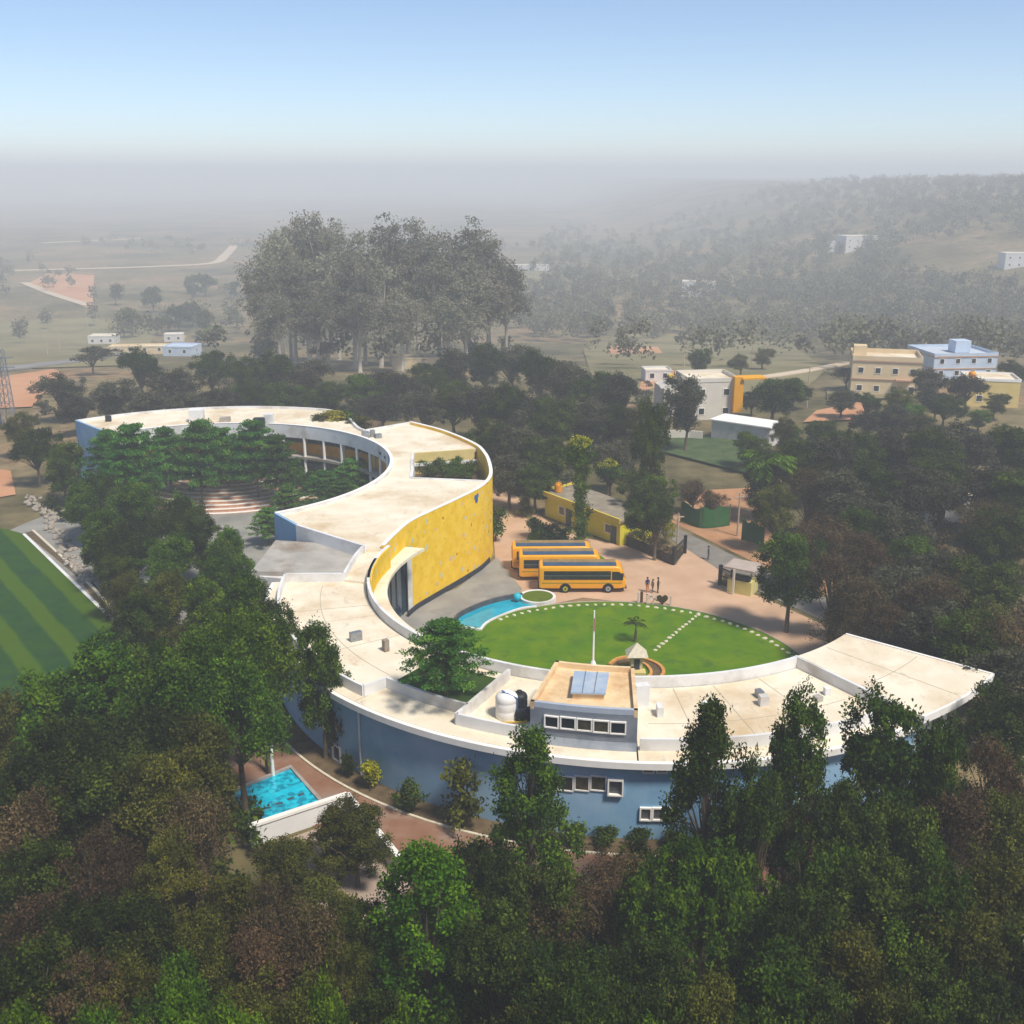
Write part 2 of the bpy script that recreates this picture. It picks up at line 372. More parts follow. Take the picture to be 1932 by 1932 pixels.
gx = axis(-6000, 6000, -70, 110, 2.0); gy = axis(-60, 7000, 10, 220, 2.0)
mb = MB(); mb.v = [(x, y, gz(x, y)) for y in gy for x in gx]; nx = len(gx)
mb.f = [(j*nx+i, j*nx+i+1, (j+1)*nx+i+1, (j+1)*nx+i) for j in range(len(gy)-1) for i in range(nx-1)]; mb.m = [0]*len(mb.f)
struct(mb.build("ground", GROUND, smooth=True))

def sheet(name, poly, z, m, kind=True, parent=None):
    o = MB().sheet(poly, z).build(name, m, parent)
    return struct(o) if kind else o
def gsheet(name, poly, off, m):
    """sheet that follows the ground: a strip between two polylines"""
    A, B = poly; k = 6; mbx = MB(); n = len(A)
    for i in range(n):
        for j in range(k+1):
            x = A[i][0]+(B[i][0]-A[i][0])*j/k; y = A[i][1]+(B[i][1]-A[i][1])*j/k; mbx.v.append((x, y, gz(x, y)+off))
    for i in range(n-1):
        for j in range(k): mbx.f.append((i*(k+1)+j, (i+1)*(k+1)+j, (i+1)*(k+1)+j+1, i*(k+1)+j+1)); mbx.m.append(0)
    return struct(mbx.build(name, m))
px = lambda L, z=0.0: [P(a, b, z) for a, b in L]

# forecourt drive, plaza, lawn
sheet("driveway", px([(925,915),(960,925),(1035,985),(1100,1015),(1180,1030),(1275,1066),(1295,1036),(1370,1078),(1360,1102),(1440,1128),(1600,1200),(1680,1250),(1500,1262),(1420,1215),(1300,1150),(1100,1128),(900,1170),(860,1160),(905,1090),(935,1060)]), 0.03, PINKPAVE)
sheet("plaza", px([(735,1150),(740,1110),(790,1135),(862,1111),(938,1052),(985,1112),(975,1130),(920,1135),(868,1160),(830,1180),(800,1215)]), 0.05, PLAZA)
LC = (9.47, 86.56); LR = 17.35
lawn_poly = arc(LC, LR, -80, 152, 60) + arc(CF, 19.0, 160, 300, 40)
lawn = sheet("lawn", lawn_poly, 0.10, LAWN)
struct(MB().strip(arc(LC, LR+0.12, 8, 132, 60), 0.16, 0.0, 0.14).build("lawn_kerb", mat("kerb_sand", (0.42,0.34,0.25), (0.5,0.42,0.32), 2, .9)))
# stepping stones along the lawn's rim and across it
def stone_mesh(seed):
    rr = random.Random(seed); mbx = MB(); n = 9
    ring = [(0.21*(1+0.25*rr.uniform(-1,1))*math.cos(2*math.pi*k/n), 0.17*(1+0.25*rr.uniform(-1,1))*math.sin(2*math.pi*k/n)) for k in range(n)]
    v = [(a, b, 0) for a, b in ring] + [(a*0.85, b*0.85, 0.07) for a, b in ring] + [(0, 0, 0.09)]
    mbx.add(v, [(k,(k+1)%n,n+(k+1)%n,n+k) for k in range(n)] + [(n+k, n+(k+1)%n, 2*n) for k in range(n)])
    me = mbx.build("stone", STONE); d = me.data; bpy.data.objects.remove(me); return d
stones = [stone_mesh(i) for i in range(4)]
def stone(x, y, z, parent, s=1.0):
    o = bpy.data.objects.new("stone", random.choice(stones)); C.objects.link(o); o.parent = parent
    o.location = (x, y, z); o.rotation_euler = (0, 0, random.uniform(0, 6.3)); o.scale = (s, s, s)
for i in range(39):
    a = 14 + i*3.05; x, y = pol(LC, LR-0.75+random.uniform(-.08,.08), a); stone(x, y, 0.10, lawn, random.uniform(.9,1.25))
a0, a1 = P(1318,1160), P(1236,1228)
for i in range(14):
    t = i/13; stone(a0[0]+(a1[0]-a0[0])*t, a0[1]+(a1[1]-a0[1])*t+random.uniform(-.1,.1), 0.10, lawn, random.uniform(.9,1.15))

# sports field
fld = px([(45,1008),(235,1192),(330,1300),(150,1420),(-260,1420),(-260,1000),(0,996)])
sheet("sports_field", fld, 0.06, TURF)
gl = MB().strip(px([(45,1008),(140,1100),(235,1192),(300,1260)]), 0.35, 0.06, 0.075).build("field_line", WHITE); struct(gl)
gl = MB().strip(px([(62,1002),(120,1055),(175,1110),(225,1165)]), 0.3, 0.0, 0.18).build("field_kerb", STONE); struct(gl)
struct(MB().strip(px([(55,1004),(150,1082),(230,1178)]), 1.1, 0.01, 0.045).build("field_border", SOIL))

# path round the front wing
aa = [-176 + i*2.5 for i in range(48)]
gsheet("front_path", ([pol(CF, 31.3, a) for a in aa], [pol(CF, 35.6, a) for a in aa]), 0.05, BROWNPAVE)
gsheet("planting_strip", ([pol(CF, 29.25, a) for a in aa], [pol(CF, 31.1, a) for a in aa]), 0.08, SOIL)
kb = MB().strip([pol(CF, 31.2, a) for a in aa], 0.18, [gz(*pol(CF, 31.2, a))-.1 for a in aa], [gz(*pol(CF, 31.2, a))+.14 for a in aa]); struct(kb.build("path_kerb", STONE))
# public road and verges beyond the gate
sheet("road", px([(1225,978),(1262,990),(1445,1078),(1560,1130),(1560,1175),(1440,1120),(1361,1078),(1287,1031),(1240,1000)]), 0.045, ASPHALT)
sheet("road_verge", px([(1225,965),(1262,983),(1445,1072),(1600,1140),(1600,1095),(1450,1040),(1390,1022),(1290,975),(1240,955)]), 0.03, REDSOIL)
sheet("building_plot", px([(1310,1000),(1400,1030),(1470,1050),(1480,960),(1420,920),(1330,925),(1290,945)]), 0.022, REDSOIL)

# open fields far off
FIELDG = mat("dry_field", (0.17, 0.15, 0.07), (0.26, 0.22, 0.11), 0.05, 0.95, 0.3)
TRACK = mat("pale_track", (0.55, 0.42, 0.28), (0.62, 0.5, 0.36), 0.1, 0.95)
ORPLOT = mat("orange_plot", (0.5, 0.24, 0.12), (0.58, 0.31, 0.17), 0.05, 0.95)
GRCONC = mat("grey_road", (0.22, 0.21, 0.2), (0.28, 0.27, 0.25), 0.2, 0.95)
k = 0
for name, m, L in (
    ("dry_field", FIELDG, [(-60,700),(260,690),(300,620),(160,600),(-60,610)]),
    ("earth_plot", ORPLOT, [(-60,775),(60,770),(118,705),(100,698),(-60,722)]),
    ("earth_plot", ORPLOT, [(48,538),(175,585),(178,520),(90,516)]),
    ("dry_field", FIELDG, [(1130,760),(1480,770),(1560,700),(1480,640),(1180,628),(1100,660)]),
    ("earth_plot", ORPLOT, [(1205,742),(1290,720),(1330,702),(1215,700)]),
    ("earth_plot", ORPLOT, [(1140,670),(1250,668),(1240,655),(1150,655)]),
    ("earth_plot", ORPLOT, [(1515,800),(1610,795),(1660,765),(1640,758),(1540,778)]),
    ("dry_field", FIELDG, [(1560,760),(1760,750),(1740,715),(1560,735)]),
    ("garden_plot", grass_mat("rough_grass", (0.05, 0.09, 0.03), (0.10, 0.13, 0.05)), [(1225,850),(1420,900),(1400,835),(1270,825)]),
    ("dry_field", FIELDG, [(975,545),(1250,560),(1260,520),(980,505)]),
    ("earth_plot", ORPLOT, [(-60,880),(20,890),(30,935),(-60,950)]),
):
    k += 1; pts = []
    for i in range(len(L)):
        q0, q1 = L[i], L[(i+1) % len(L)]
        for j in range(4): pts.append(PG(q0[0]+(q1[0]-q0[0])*j/4, q0[1]+(q1[1]-q0[1])*j/4))
    cx, cy = sum(q[0] for q in pts)/len(pts), sum(q[1] for q in pts)/len(pts); mbx = MB(); N = 6; n = len(pts)
    up = (.04+.012*k) if max(q[1] for q in pts) < 170 else .25+.02*k
    for i in range(N+1):
        for q in pts: X, Y = cx+(q[0]-cx)*i/N, cy+(q[1]-cy)*i/N; mbx.v.append((X, Y, gz(X, Y)+up))
    mbx.f = [(i*n+j, i*n+(j+1)%n, (i+1)*n+(j+1)%n, (i+1)*n+j) for i in range(N) for j in range(n)]; mbx.m = [0]*len(mbx.f)
    struct(mbx.build(name, m))

for i, (name, m, w_, L) in enumerate((
    ("track", TRACK, 9, [(-60,513),(180,507),(300,503),(400,497),(425,482),(442,464)]), ("track", TRACK, 6, [(45,534),(100,556),(167,577)]), ("track", TRACK, 9, [(80,459),(170,455),(270,450)]),
    ("country_road", GRCONC, 8, [(-60,706),(120,686),(240,667),(380,652)]), ("track", TRACK, 3.0, [(1435,716),(1520,703),(1600,687)]))):
    q = [PG(*c) for c in crom(L, 8)]; z = [gz(*c)+.5+.03*i for c in q]
    struct(MB().strip(q, w_, [c-.4 for c in z], z).build(name, m))

# ================================================================== THE SCHOOL
school = empty("school_building", (CF[0], CF[1], 0.0), "S-shaped school with cream roofs, curved yellow hall and blue front wing", "school")
def part(mbx, name, m, parent=None, smooth=False): return mbx.build(name, m, parent or school, smooth)
ZR, ZP = 8.7, 9.5      # roof surface and parapet top
RE, RW, RP = 30.1, 29.3, 28.55
ang = lambda a0, a1, n: [a0+(a1-a0)*i/n for i in range(n+1)]
def annulus(f0, f1, A, z0, z1):
    a = [pol(CF, f0(t), t) for t in A]; b = [pol(CF, f1(t), t) for t in A]
    return MB().prism(b + a[::-1], z0, z1)
# --- front wing: roof slabs split at their joints
def annq(f0, f1, A, z0, z1):
    mbx = MB(); n = len(A)
    for t in A:
        p, q = pol(CF, f0(t), t), pol(CF, f1(t), t); mbx.v += [(*p, z0), (*q, z0), (*q, z1), (*p, z1)]
    for i in range(n-1):
        a, b = 4*i, 4*i+4
        mbx.f += [(a, a+1, b+1, b), (a+1, a+2, b+2, b+1), (a+2, a+3, b+3, b+2), (a+3, a, b, b+3)]
    mbx.f += [(0, 3, 2, 1), (4*n-4, 4*n-3, 4*n-2, 4*n-1)]; mbx.m = [0]*len(mbx.f); return mbx
fR = lambda r: (lambda t: r)
fi = lambda d: (lambda t: ri(t)+d)
part(annq(fi(0.2), fR(RE-.32), ang(-180, -160.2, 10), ZR-.42, ZR-0.003), "roof_slab", ROOF)
part(annq(fi(0.2), fR(RE-.32), ang(-160, -132.2, 14), ZR-.42, ZR), "roof_slab", ROOF)
part(annq(fi(0.2), fR(RE-.32), ang(-132, -94, 20), ZR-.42, ZR-.002), "roof_slab", ROOF)
part(annq(fi(0.2), fR(RE-.32), ang(-93.8, -57.9, 20), ZR-.42, ZR), "roof_slab", ROOF)
part(annq(fR(RE-.32), fR(RE), ang(-180, -57.9, 70), ZR-.46, ZR-.03), "eave", COPING)
part(annq(fi(-0.15), fR(RE+0.25), ang(-57.5, -40.2, 16), ZP-.45, ZP-.06), "end_roof", ROOF)
part(annq(fR(RE+.25), fR(RE+.42), ang(-57.5, -40, 16), ZP-.5, ZP), "end_roof_edge", COPING)
part(MB().strip([pol(CF, ri(-57.7)-.15, -57.7), pol(CF, RP, -57.7)], 0.22, ZR-.4, ZP+.02), "step_wall", WHITE)
part(MB().strip([pol(CF, ri(t)-.05, -40.1) for t in (-40,)] + [pol(CF, RE+.42, -40.1)], 0.2, ZP-.5, ZP+.02), "end_roof_edge", COPING)
# parapets
part(MB().strip([pol(CF, ri(t), t) for t in ang(-58, -104, 26)], 0.25, ZR-.4, ZP), "inner_parapet", WHITE)
part(MB().strip([pol(CF, ri(t), t) for t in ang(-104, -190, 44)], 0.25, ZR-.4, ZP), "inner_parapet", WHITE)
part(MB().strip([pol(CF, RP, t) for t in ang(-57.5, -93.6, 22)], 0.2, ZR-.02, ZP), "outer_parapet", WHITE)
part(MB().strip([pol(CF, RP-.1, t) for t in ang(-107, -117.3, 8)], 0.2, ZR-.02, ZP), "outer_parapet", WHITE)
part(MB().strip([pol(CF, 27.0, t) for t in ang(-117.3, -132, 10)], 0.2, ZR-.02, ZP), "outer_parapet", WHITE)
part(MB().strip([pol(CF, 27.1, -132), pol(CF, 28.9, -132.3)], 0.2, ZR-.02, ZP), "outer_parapet", WHITE)
part(MB().strip([pol(CF, 28.9, t) for t in ang(-132.3, -180, 30)], 0.2, ZR-.02, ZP), "outer_parapet", WHITE)
part(MB().strip([pol(CF, 28.5, -117.3), pol(CF, 21.2, -117.3)], 0.22, ZR-.02, ZP), "yard_wall", WHITE)
part(MB().strip([pol(CF, 29.0, 180), pol(CF, 23.9, 180)], 0.25, ZR-.02, ZP), "cross_parapet", WHITE)
part(MB().strip([pol(CF, 23.9, 180), pol(CF, 23.9, 174), pol(CF, 24.1, 168), pol(CF, 24.3, 163)], 0.22, ZR-.4, ZP), "cross_parapet", WHITE)
# walls of the front wing
part(MB().strip([pol(CF, RW, t) for t in ang(-56, -180, 84)], 0.3, 1.5, ZR-.44), "front_wall", BLUEW)
part(MB().strip([pol(CF, 28.4, t) for t in ang(-42.6, -56, 8)], 0.3, -.2, ZP-.46), "recessed_wall", WHITE)
part(MB().strip([pol(CF, 28.3, -56.1), pol(CF, 29.3, -56.1)], 0.3, -.2, ZP-.46), "recessed_wall", WHITE)
part(MB().strip([pol(CF, ri(t)+.3, t) for t in ang(-48, -170, 60)], 0.3, -.2, ZR-.43), "inner_wall", WHITE)
part(MB().strip([pol(CF, 21.4, -42.5), pol(CF, 28.4, -42.5)], 0.3, -.2, ZP-.46), "end_wall", WHITE)
part(MB().strip([pol(CF, 23.2, -42.0), pol(CF, 27.8, -42.0)], 0.1, .2, 6.0), "end_glazing", BLUEGLASS)
for t in (-44.5, -49): part(MB().strip([pol(CF, 28.62, t), pol(CF, 28.62, t+2.4)], .1, 1.0, 7.5), "tall_window", BLUEGLASS)
# --- windows: sight lines carried onto the curved wall
def on_cyl(x, y, r=RW+.15):
    lo, hi = -2.0, 12.0     # height where the sight line crosses the drum of radius r
    for _ in range(60):
        m = (lo+hi)/2; X, Y = P(x, y, m)
        if math.hypot(X-CF[0], Y-CF[1]) > r: hi = m
        else: lo = m
    X, Y = P(x, y, lo); return math.degrees(math.atan2(Y-CF[1], X-CF[0])), lo
def window(a0, a1, z0, z1, r, glass, proud=0.06, fw=0.09, bars=0):
    n = 4
    f = MB()
    A = ang(a0, a1, n); da = math.degrees(fw/r)
    f.strip([pol(CF, r+proud/2, t) for t in A], proud+.04, z0, z0+fw); f.strip([pol(CF, r+proud/2, t) for t in A], proud+.04, z1-fw, z1)
    for t0, t1 in ((a0, a0+da), (a1-da, a1)): f.strip([pol(CF, r+proud/2, t0), pol(CF, r+proud/2, t1)], proud+.04, z0+fw, z1-fw)
    for b_ in range(bars):
        t = a0+(a1-a0)*(b_+1)/(bars+1); f.strip([pol(CF, r+proud/2, t-da/3), pol(CF, r+proud/2, t+da/3)], proud, z0+fw, z1-fw)
    wdw = part(f, "window", COPING)
    part(MB().strip([pol(CF, r+.012, t) for t in ang(a0+da*.8, a1-da*.8, n)], 0.02, z0+fw*.8, z1-fw*.8), "pane", glass, wdw)
    return wdw
def win_px(x0, x1, y0, y1, glass, **kw):
    a0, z1 = on_cyl(x0, y0); a1, z1b = on_cyl(x1, y0); _, z0 = on_cyl((x0+x1)/2, y1)
    window(a0, a1, z0, (z1+z1b)/2, RW+.15, glass, **kw)
for i, (x0, x1) in enumerate(((1021,1051),(1052,1083),(1084,1113),(1114,1145))):
    win_px(x0, x1, 1463, 1492, [CURTAIN, DARKGLASS, CURTAIN, CURTAIN][i], fw=.08)
win_px(1147, 1177, 1468, 1499, GREYGLASS, proud=0.24)
for x0, x1 in ((1207,1230),(1230.5,1253),(1253.5,1276)): win_px(x0, x1, 1522, 1547, GREYGLASS, proud=0.14)
for x0, x1 in ((1212,1235),(1238,1260)): win_px(x0, x1, 1445, 1458, DARKGLASS, proud=.12)
win_px(629, 644, 1405, 1434, DARKGLASS, proud=.15)
for t, z in ((-78, 4.3), (-74, 4.3), (-66, 4.6), (-62, 4.6)): window(t, t+2.6, z, z+1.3, RW+.15, GREYGLASS, bars=1)
a, _ = on_cyl(681, 1400); x, y = pol(CF, RW+.25, a); part(MB().tube([(x, y, 2.6), (x, y, ZR-.5)], .07), "drain_pipe", WHITE)
a, _ = on_cyl(1000, 1460); x, y = pol(CF, RW+.25, a); part(MB().tube([(x, y, 2.6), (x, y, ZR-.5)], .07), "drain_pipe", WHITE)

# --- stair head house on the front wing
HA, HB, HZ = -107.0, -94.0, 11.5
r0, r1 = 22.75, 28.8
hp = [pol(CF, r1, t) for t in ang(HA, HB, 6)] + [pol(CF, r0, t) for t in ang(HB, HA, 6)]
hh = part(MB().prism(hp, ZR-.3, HZ-.35), "stair_house", HHW)
inn = [pol(CF, r1-.25, t) for t in ang(HA+.5, HB-.5, 6)] + [pol(CF, r0+.25, t) for t in ang(HB-.6, HA+.6, 6)]
part(MB().sheet(inn, HZ-.34), "stair_house_roof", PEACH, hh)
part(MB().strip(hp[:7], .24, ZR+.6, HZ, shift=.12), "front_parapet", HHW, hh)
part(MB().strip([hp[6], hp[7]], .24, HZ-.5, HZ, shift=.12), "side_parapet", PEACH, hh)
part(MB().strip(hp[7:], .24, HZ-.5, HZ, shift=.12), "back_parapet", PEACH, hh)
part(MB().strip([hp[-1], hp[0]], .24, HZ-.5, HZ, shift=.12), "side_parapet", PEACH, hh)
def hh_ang(x, y):
    lo, hi = 8.0, 13.0
    for _ in range(50):
        m = (lo+hi)/2; X, Y = P(x, y, m)
        if math.hypot(X-CF[0], Y-CF[1]) > r1+.02: hi = m
        else: lo = m
    X, Y = P(x, y, lo); return math.degrees(math.atan2(Y-CF[1], X-CF[0])), lo
for i, (x0, x1, y0, y1) in enumerate(((1027,1055,1348,1373),(1057,1087,1350.5,1376),(1088,1118,1354,1379),(1119,1150,1357,1382.5),(1151,1182,1360,1385))):
    a0, zt = hh_ang(x0, y0); a1, zt2 = hh_ang(x1, y0); _, zb = hh_ang((x0+x1)/2, y1)
    window(a0, a1, zb, zt, r1+.02, [DARKGLASS, DARKGLASS, CURTAIN, CURTAIN, DARKGLASS][i], proud=.08, fw=.08)
sk = px([(1080,1306),(1140,1308),(1146,1272),(1086,1269)], 11.6)
sl = part(MB().prism(sk, HZ-.33, 11.55), "skylight_kerb", PEACH)
cx, cy = sum(q[0] for q in sk)/4, sum(q[1] for q in sk)/4
skb = [(cx+(q[0]-cx)*1.1, cy+(q[1]-cy)*1.1) for q in sk]
part(MB().prism(skb, 11.55, 11.66), "skylight", SKYL, sl)
for i_ in (1, 2): 
    t = i_/3; a = [skb[0][d]+(skb[1][d]-skb[0][d])*t for d in (0,1)]; b = [skb[3][d]+(skb[2][d]-skb[3][d])*t for d in (0,1)]
    part(MB().strip([a, b], .05, 11.661, 11.69), "glazing_bar", STEEL, sl)
# small upstand boxes and vents seen on the roofs
for (x, y, w_, d_, h_) in ((1210,1330,.9,.6,1.5),(1330,1345,.35,.35,.8),(1440,1330,.6,.5,.7),(1560,1310,.4,.4,.5)):
    X, Y = P(x, y, ZR); part(MB().obox((X, Y, ZR+h_/2), (w_, d_, h_), R(8)), "vent_shaft", WHITE)

JOINT = mat("joint_bitumen", (0.46, 0.39, 0.29), rough=.95)
for t in (-166, -148, -86, -78, -68): part(MB().strip([pol(CF, ri(t)+.3, t), pol(CF, RP-.3, t)], .05, ZR, ZR+.012), "roof_joint", JOINT)
part(MB().strip([pol(CF, 25.2, t) for t in ang(-92, -60, 20)], .05, ZR, ZR+.013), "roof_joint", JOINT)
part(MB().strip([pol(CF, 25.6, t) for t in ang(-178, -135, 24)], .05, ZR, ZR+.013), "roof_joint", JOINT)
part(MB().strip([pol(CF, 25.4, t) for t in ang(-57, -41, 10)], .05, ZP-.06, ZP-.048), "roof_joint", JOINT)
part(MB().strip([pol(CF, ri(-49)+.2, -49), pol(CF, RE, -49)], .05, ZP-.06, ZP-.048), "roof_joint", JOINT)
for a0, a1, r_ in ((-92, -74, 27.6), (-170, -140, 28.2)): part(MB().tube([(*pol(CF, r_, t), ZR+.12) for t in ang(a0, a1, 10)], .05, 6), "conduit", STEEL)
for (t, r_, w_, d_, h_) in ((-90, 24, .8, .4, .7), (-83, 27.3, .9, .35, .65), (-64, 24.5, .5, .5, .35), (-150, 24.5, .9, .4, .7), (-158, 26.8, .5, .5, .4), (-143, 23.5, .4, .4, .9), (-72, 22.6, .6, .4, .5)):
    x, y = pol(CF, r_, t); part(MB().obox((x, y, ZR+h_/2), (w_, d_, h_), R(t)), "roof_unit", random.choice([WHITE, STEEL, GREYROOF]))
# --- the hall with its curved yellow wall
court = lambda a0, a1, n: arc(CC, RC, a0, a1, n)
Yc = crom([(-14.02,146.65),(-9.3,141.6),(-4.85,134.23),(-3.3,129.0),(-2.6,123.5),(-2.46,118.5),(-3.4,114.3),(-5.38,110.24),(-8.36,104.94),(-10.1,101.6),(-11.2,97.6),(-11.85,94.4)], 8)
kf = min(range(len(Yc)), key=lambda i: abs(Yc[i][1]-117.4)); kb_ = min(range(len(Yc)), key=lambda i: abs(Yc[i][1]-132.57))
kj = min(range(len(Yc)), key=lambda i: abs(Yc[i][1]-101.5))
part(MB().strip(Yc[:kj+1], .35, -.3, ZP), "curved_wall", YELLOW)
part(MB().strip(Yc[kj:], .35, 7.1, ZP), "curved_wall", YELLOW)
part(MB().strip(Yc, .40, ZP+.001, ZP+.07), "wall_coping", COPING)
part(MB().strip(Yc[44:76], .16, -.2, .55, shift=.26), "wall_plinth", DARK)
j0 = 47.0
cur = court(j0, -54.6, 70)
part(MB().strip(cur, .3, 5.0, ZP-.9), "court_wall", WHITE) if False else None
part(MB().strip(cur, .35, 7.75, ZP), "court_fascia", WHITE)
part(MB().strip(cur, .42, ZP+.001, ZP+.06), "wall_coping", COPING)
ic = lambda y: min(range(len(cur)), key=lambda i: abs(cur[i][1]-y))
i1, i2 = ic(130.4), ic(118.7)
vb, vf = (-12.24,130.37), (-11.46,118.73)
zh = ZP-.35
part(MB().prism(cur[:i1+1] + [vb] + [(-4.75,132.57)] + Yc[:kb_+1][::-1], zh-.4, zh), "hall_roof", ROOF)
part(MB().prism(cur[i1:i2+1] + [vf, vb], zh-.4, zh-.003), "hall_roof", ROOF)
part(MB().prism(cur[i2:] + [(-20.93,100.58), (-13.42,94.26), (-11.85,94.4)] + Yc[kf:][::-1] + [vf], zh-.4, zh), "hall_roof", ROOF)
part(MB().prism([(-13.42,94.26),(-11.85,94.4)] + [pol(CI, RI, t) for t in (165,170,175,180,185)] + [pol(CF, 23.9, 180), pol(CF, 23.9, 172), pol(CF,24.2,165)], zh-.6, zh-.25), "link_roof", ROOF)
part(MB().strip([pol(CI, RI, t) for t in (163,168,173,178,183,186)], .3, ZR-.4, ZP), "link_parapet", WHITE)
part(MB().strip([cur[-1], (-20.93,100.58)], .3, 0, ZP+.02), "end_wall", BLUEW)
part(MB().strip([(-20.93,100.58), (-17.2,97.4), (-13.42,94.26)], .3, ZR-3, ZP+.02), "step_wall", WHITE)
part(MB().strip([vb, (-4.75,132.57)], .35, 0, zh+.02), "void_wall", YEDGE)
part(MB().strip([vf, (-2.9,117.4)], .35, 0, zh+.12), "void_wall", WHITE)
part(MB().strip([vb, (-12.0,126), (-11.6,122), vf], .35, 0, zh+.12), "void_wall", WHITE)
part(MB().strip([(-12.2,129.9), (-4.3,132.0)], .25, 7.6, 7.95), "void_beam", WHITE)
part(MB().strip([(-19.63,141.89), (-14.02,146.65)], .35, 0, ZP), "back_wall", WHITE)
# entrance glazing below the canopy, emblem and roof details
gl_ = [(q[0]-.5, q[1]) for q in Yc[kj:]] + [pol(CI, RI+.25, t) for t in (166, 172, 178, 184, 190)]
eg = part(MB().strip(gl_, .1, .1, 7.15), "entrance_glazing", BLUEGLASS)
for i in range(2, len(gl_), 3): part(MB().obox((gl_[i][0]+.08, gl_[i][1], 3.6), (.1,.1,7.0)), "mullion", DARK, eg)
x, y = Yc[kj]; part(MB().obox((x-.1, y-.25, 3.5), (.5,.22,7.1), R(30)), "door_jamb", WHITE)
ke = min(range(kf, kj), key=lambda i: abs(scr(*Yc[i], 8.6)[0]-895))
X, Y = Yc[ke]
nrm = Vector((Yc[ke+1][1]-Yc[ke-1][1], -(Yc[ke+1][0]-Yc[ke-1][0]))).normalized()
BLUEP = mat("emblem_blue", (0.03, 0.10, 0.32), (0.04, 0.14, 0.40), 3, 0.5)
em = MB()
for dx, dz, rr in ((-.22,.2,.26),(.22,.28,.24),(.02,-.2,.3)):
    e = 14; t_ = Vector((nrm.y, -nrm.x)); s_ = -1
    ctr = Vector((X, Y)) - nrm*s_*0.0
    for sgn in (1,):
        off = ctr - nrm*0.22
        v = [(off.x+t_.x*(dx+rr*math.cos(2*math.pi*k/e)), off.y+t_.y*(dx+rr*math.cos(2*math.pi*k/e)), 8.55+dz+rr*math.sin(2*math.pi*k/e)) for k in range(e)]
        off2 = ctr + nrm*0.24
        v2 = [(off2.x+t_.x*(dx+rr*math.cos(2*math.pi*k/e)), off2.y+t_.y*(dx+rr*math.cos(2*math.pi*k/e)), 8.55+dz+rr*math.sin(2*math.pi*k/e)) for k in range(e)]
        em.add(v+v2, [tuple(range(e)), tuple(range(2*e-1,e-1,-1))]+[(q,(q+1)%e,e+(q+1)%e,e+q) for q in range(e)])
part(em, "emblem", BLUEP)
# inner eave canopy above the entrance and plaza
C2 = (7.62, 90.4); R2 = 18.6; ZC = 7.4
edge = Yc[kf+6:] + [pol(CI, RI-.1, t) for t in ang(164, 262, 60)]
q0 = P(800, 1034, ZC); a0_ = math.degrees(math.atan2(q0[1]-C2[1], q0[0]-C2[0]))
mbx = MB(); A = ang(a0_, 262, 60); k0 = len(A); je = 0
for i, t in enumerate(A):
    q = pol(C2, R2, t); d_ = [(e[0]-q[0])**2+(e[1]-q[1])**2 for e in edge]; je = max(je, min(range(je, len(edge)), key=lambda k: d_[k])); outer = edge[je]
    mbx.v += [(*q, ZC-.3), (*outer, ZC-.3), (*outer, ZC), (*q, ZC)]
for i in range(k0-1):
    a, b = 4*i, 4*i+4; mbx.f += [(a,a+1,b+1,b),(a+1,a+2,b+2,b+1),(a+2,a+3,b+3,b+2),(a+3,a,b,b+3)]
mbx.f += [(0,3,2,1),(4*k0-4,4*k0-3,4*k0-2,4*k0-1)]; mbx.m = [0]*len(mbx.f)
part(mbx, "entrance_canopy", ROOF)
part(MB().strip([Yc[-1]] + [pol(CI, RI-.22, t) for t in (164,168,172,176,180,184,188)], .12, ZC-.2, ZP-.05), "curved_wall", YELLOW)
# grey lower canopy west of the hall
gc = px([(474,1078),(520,1019),(690,1030),(668,1055),(655,1080)], 8.3)
part(MB().prism(gc, 7.95, 8.3), "grey_canopy", GREYROOF)
part(MB().prism([(-22.5,99.2),(-13.9,97.2),(-14.6,88.5),(-22.5,90.6)], 0, 7.9), "canopy_wall", WHITE)

# --- the ring round the courtyard
OC, OR_ = (-38.0, 126.06), 31.27
def ring_outer(t):      # outer edge seen from the courtyard centre
    o = (CC[0]-OC[0], CC[1]-OC[1]); d = (math.cos(R(t)), math.sin(R(t))); b = o[0]*d[0]+o[1]*d[1]
    r = -b+math.sqrt(b*b-(o[0]**2+o[1]**2-OR_**2))
    return r if t > 74 else (25.65 + (r-25.65)*ss(47, 74, t))
A = ang(47, 133.5, 60)
inn = [pol(CC, RC, t) for t in A]; out_ = [pol(CC, ring_outer(t), t) for t in A]
mbx = MB()
for p, q in zip(inn, out_): mbx.v += [(*p, zh-.4), (*q, zh-.4), (*q, zh), (*p, zh)]
for i in range(len(A)-1):
    a, b = 4*i, 4*i+4; mbx.f += [(a,a+1,b+1,b),(a+1,a+2,b+2,b+1),(a+2,a+3,b+3,b+2),(a+3,a,b,b+3)]
mbx.f += [(0,3,2,1),(4*len(A)-4,4*len(A)-3,4*len(A)-2,4*len(A)-1)]; mbx.m = [0]*len(mbx.f)
part(mbx, "ring_roof", ROOF)
part(MB().strip(inn, .35, 7.75, ZP), "court_fascia", WHITE)
part(MB().strip(inn, .42, ZP+.001, ZP+.06), "wall_coping", COPING)
part(MB().strip(out_, .3, 0, ZP), "outer_wall", WHITE)
part(MB().strip([inn[-1], out_[-1]], .3, 0, ZP+.01), "end_wall", BLUEW)
AL = ang(-54.6, 133.5, 110)
part(MB().strip([pol(CC, RC+1.5, t) for t in AL], .2, 5.2, 6.7), "corridor_wall", ORANGE)
part(MB().strip([pol(CC, RC+1.52, t) for t in AL], .12, 6.7, 8.6), "corridor_glazing", BLUEGLASS)
fl = MB()
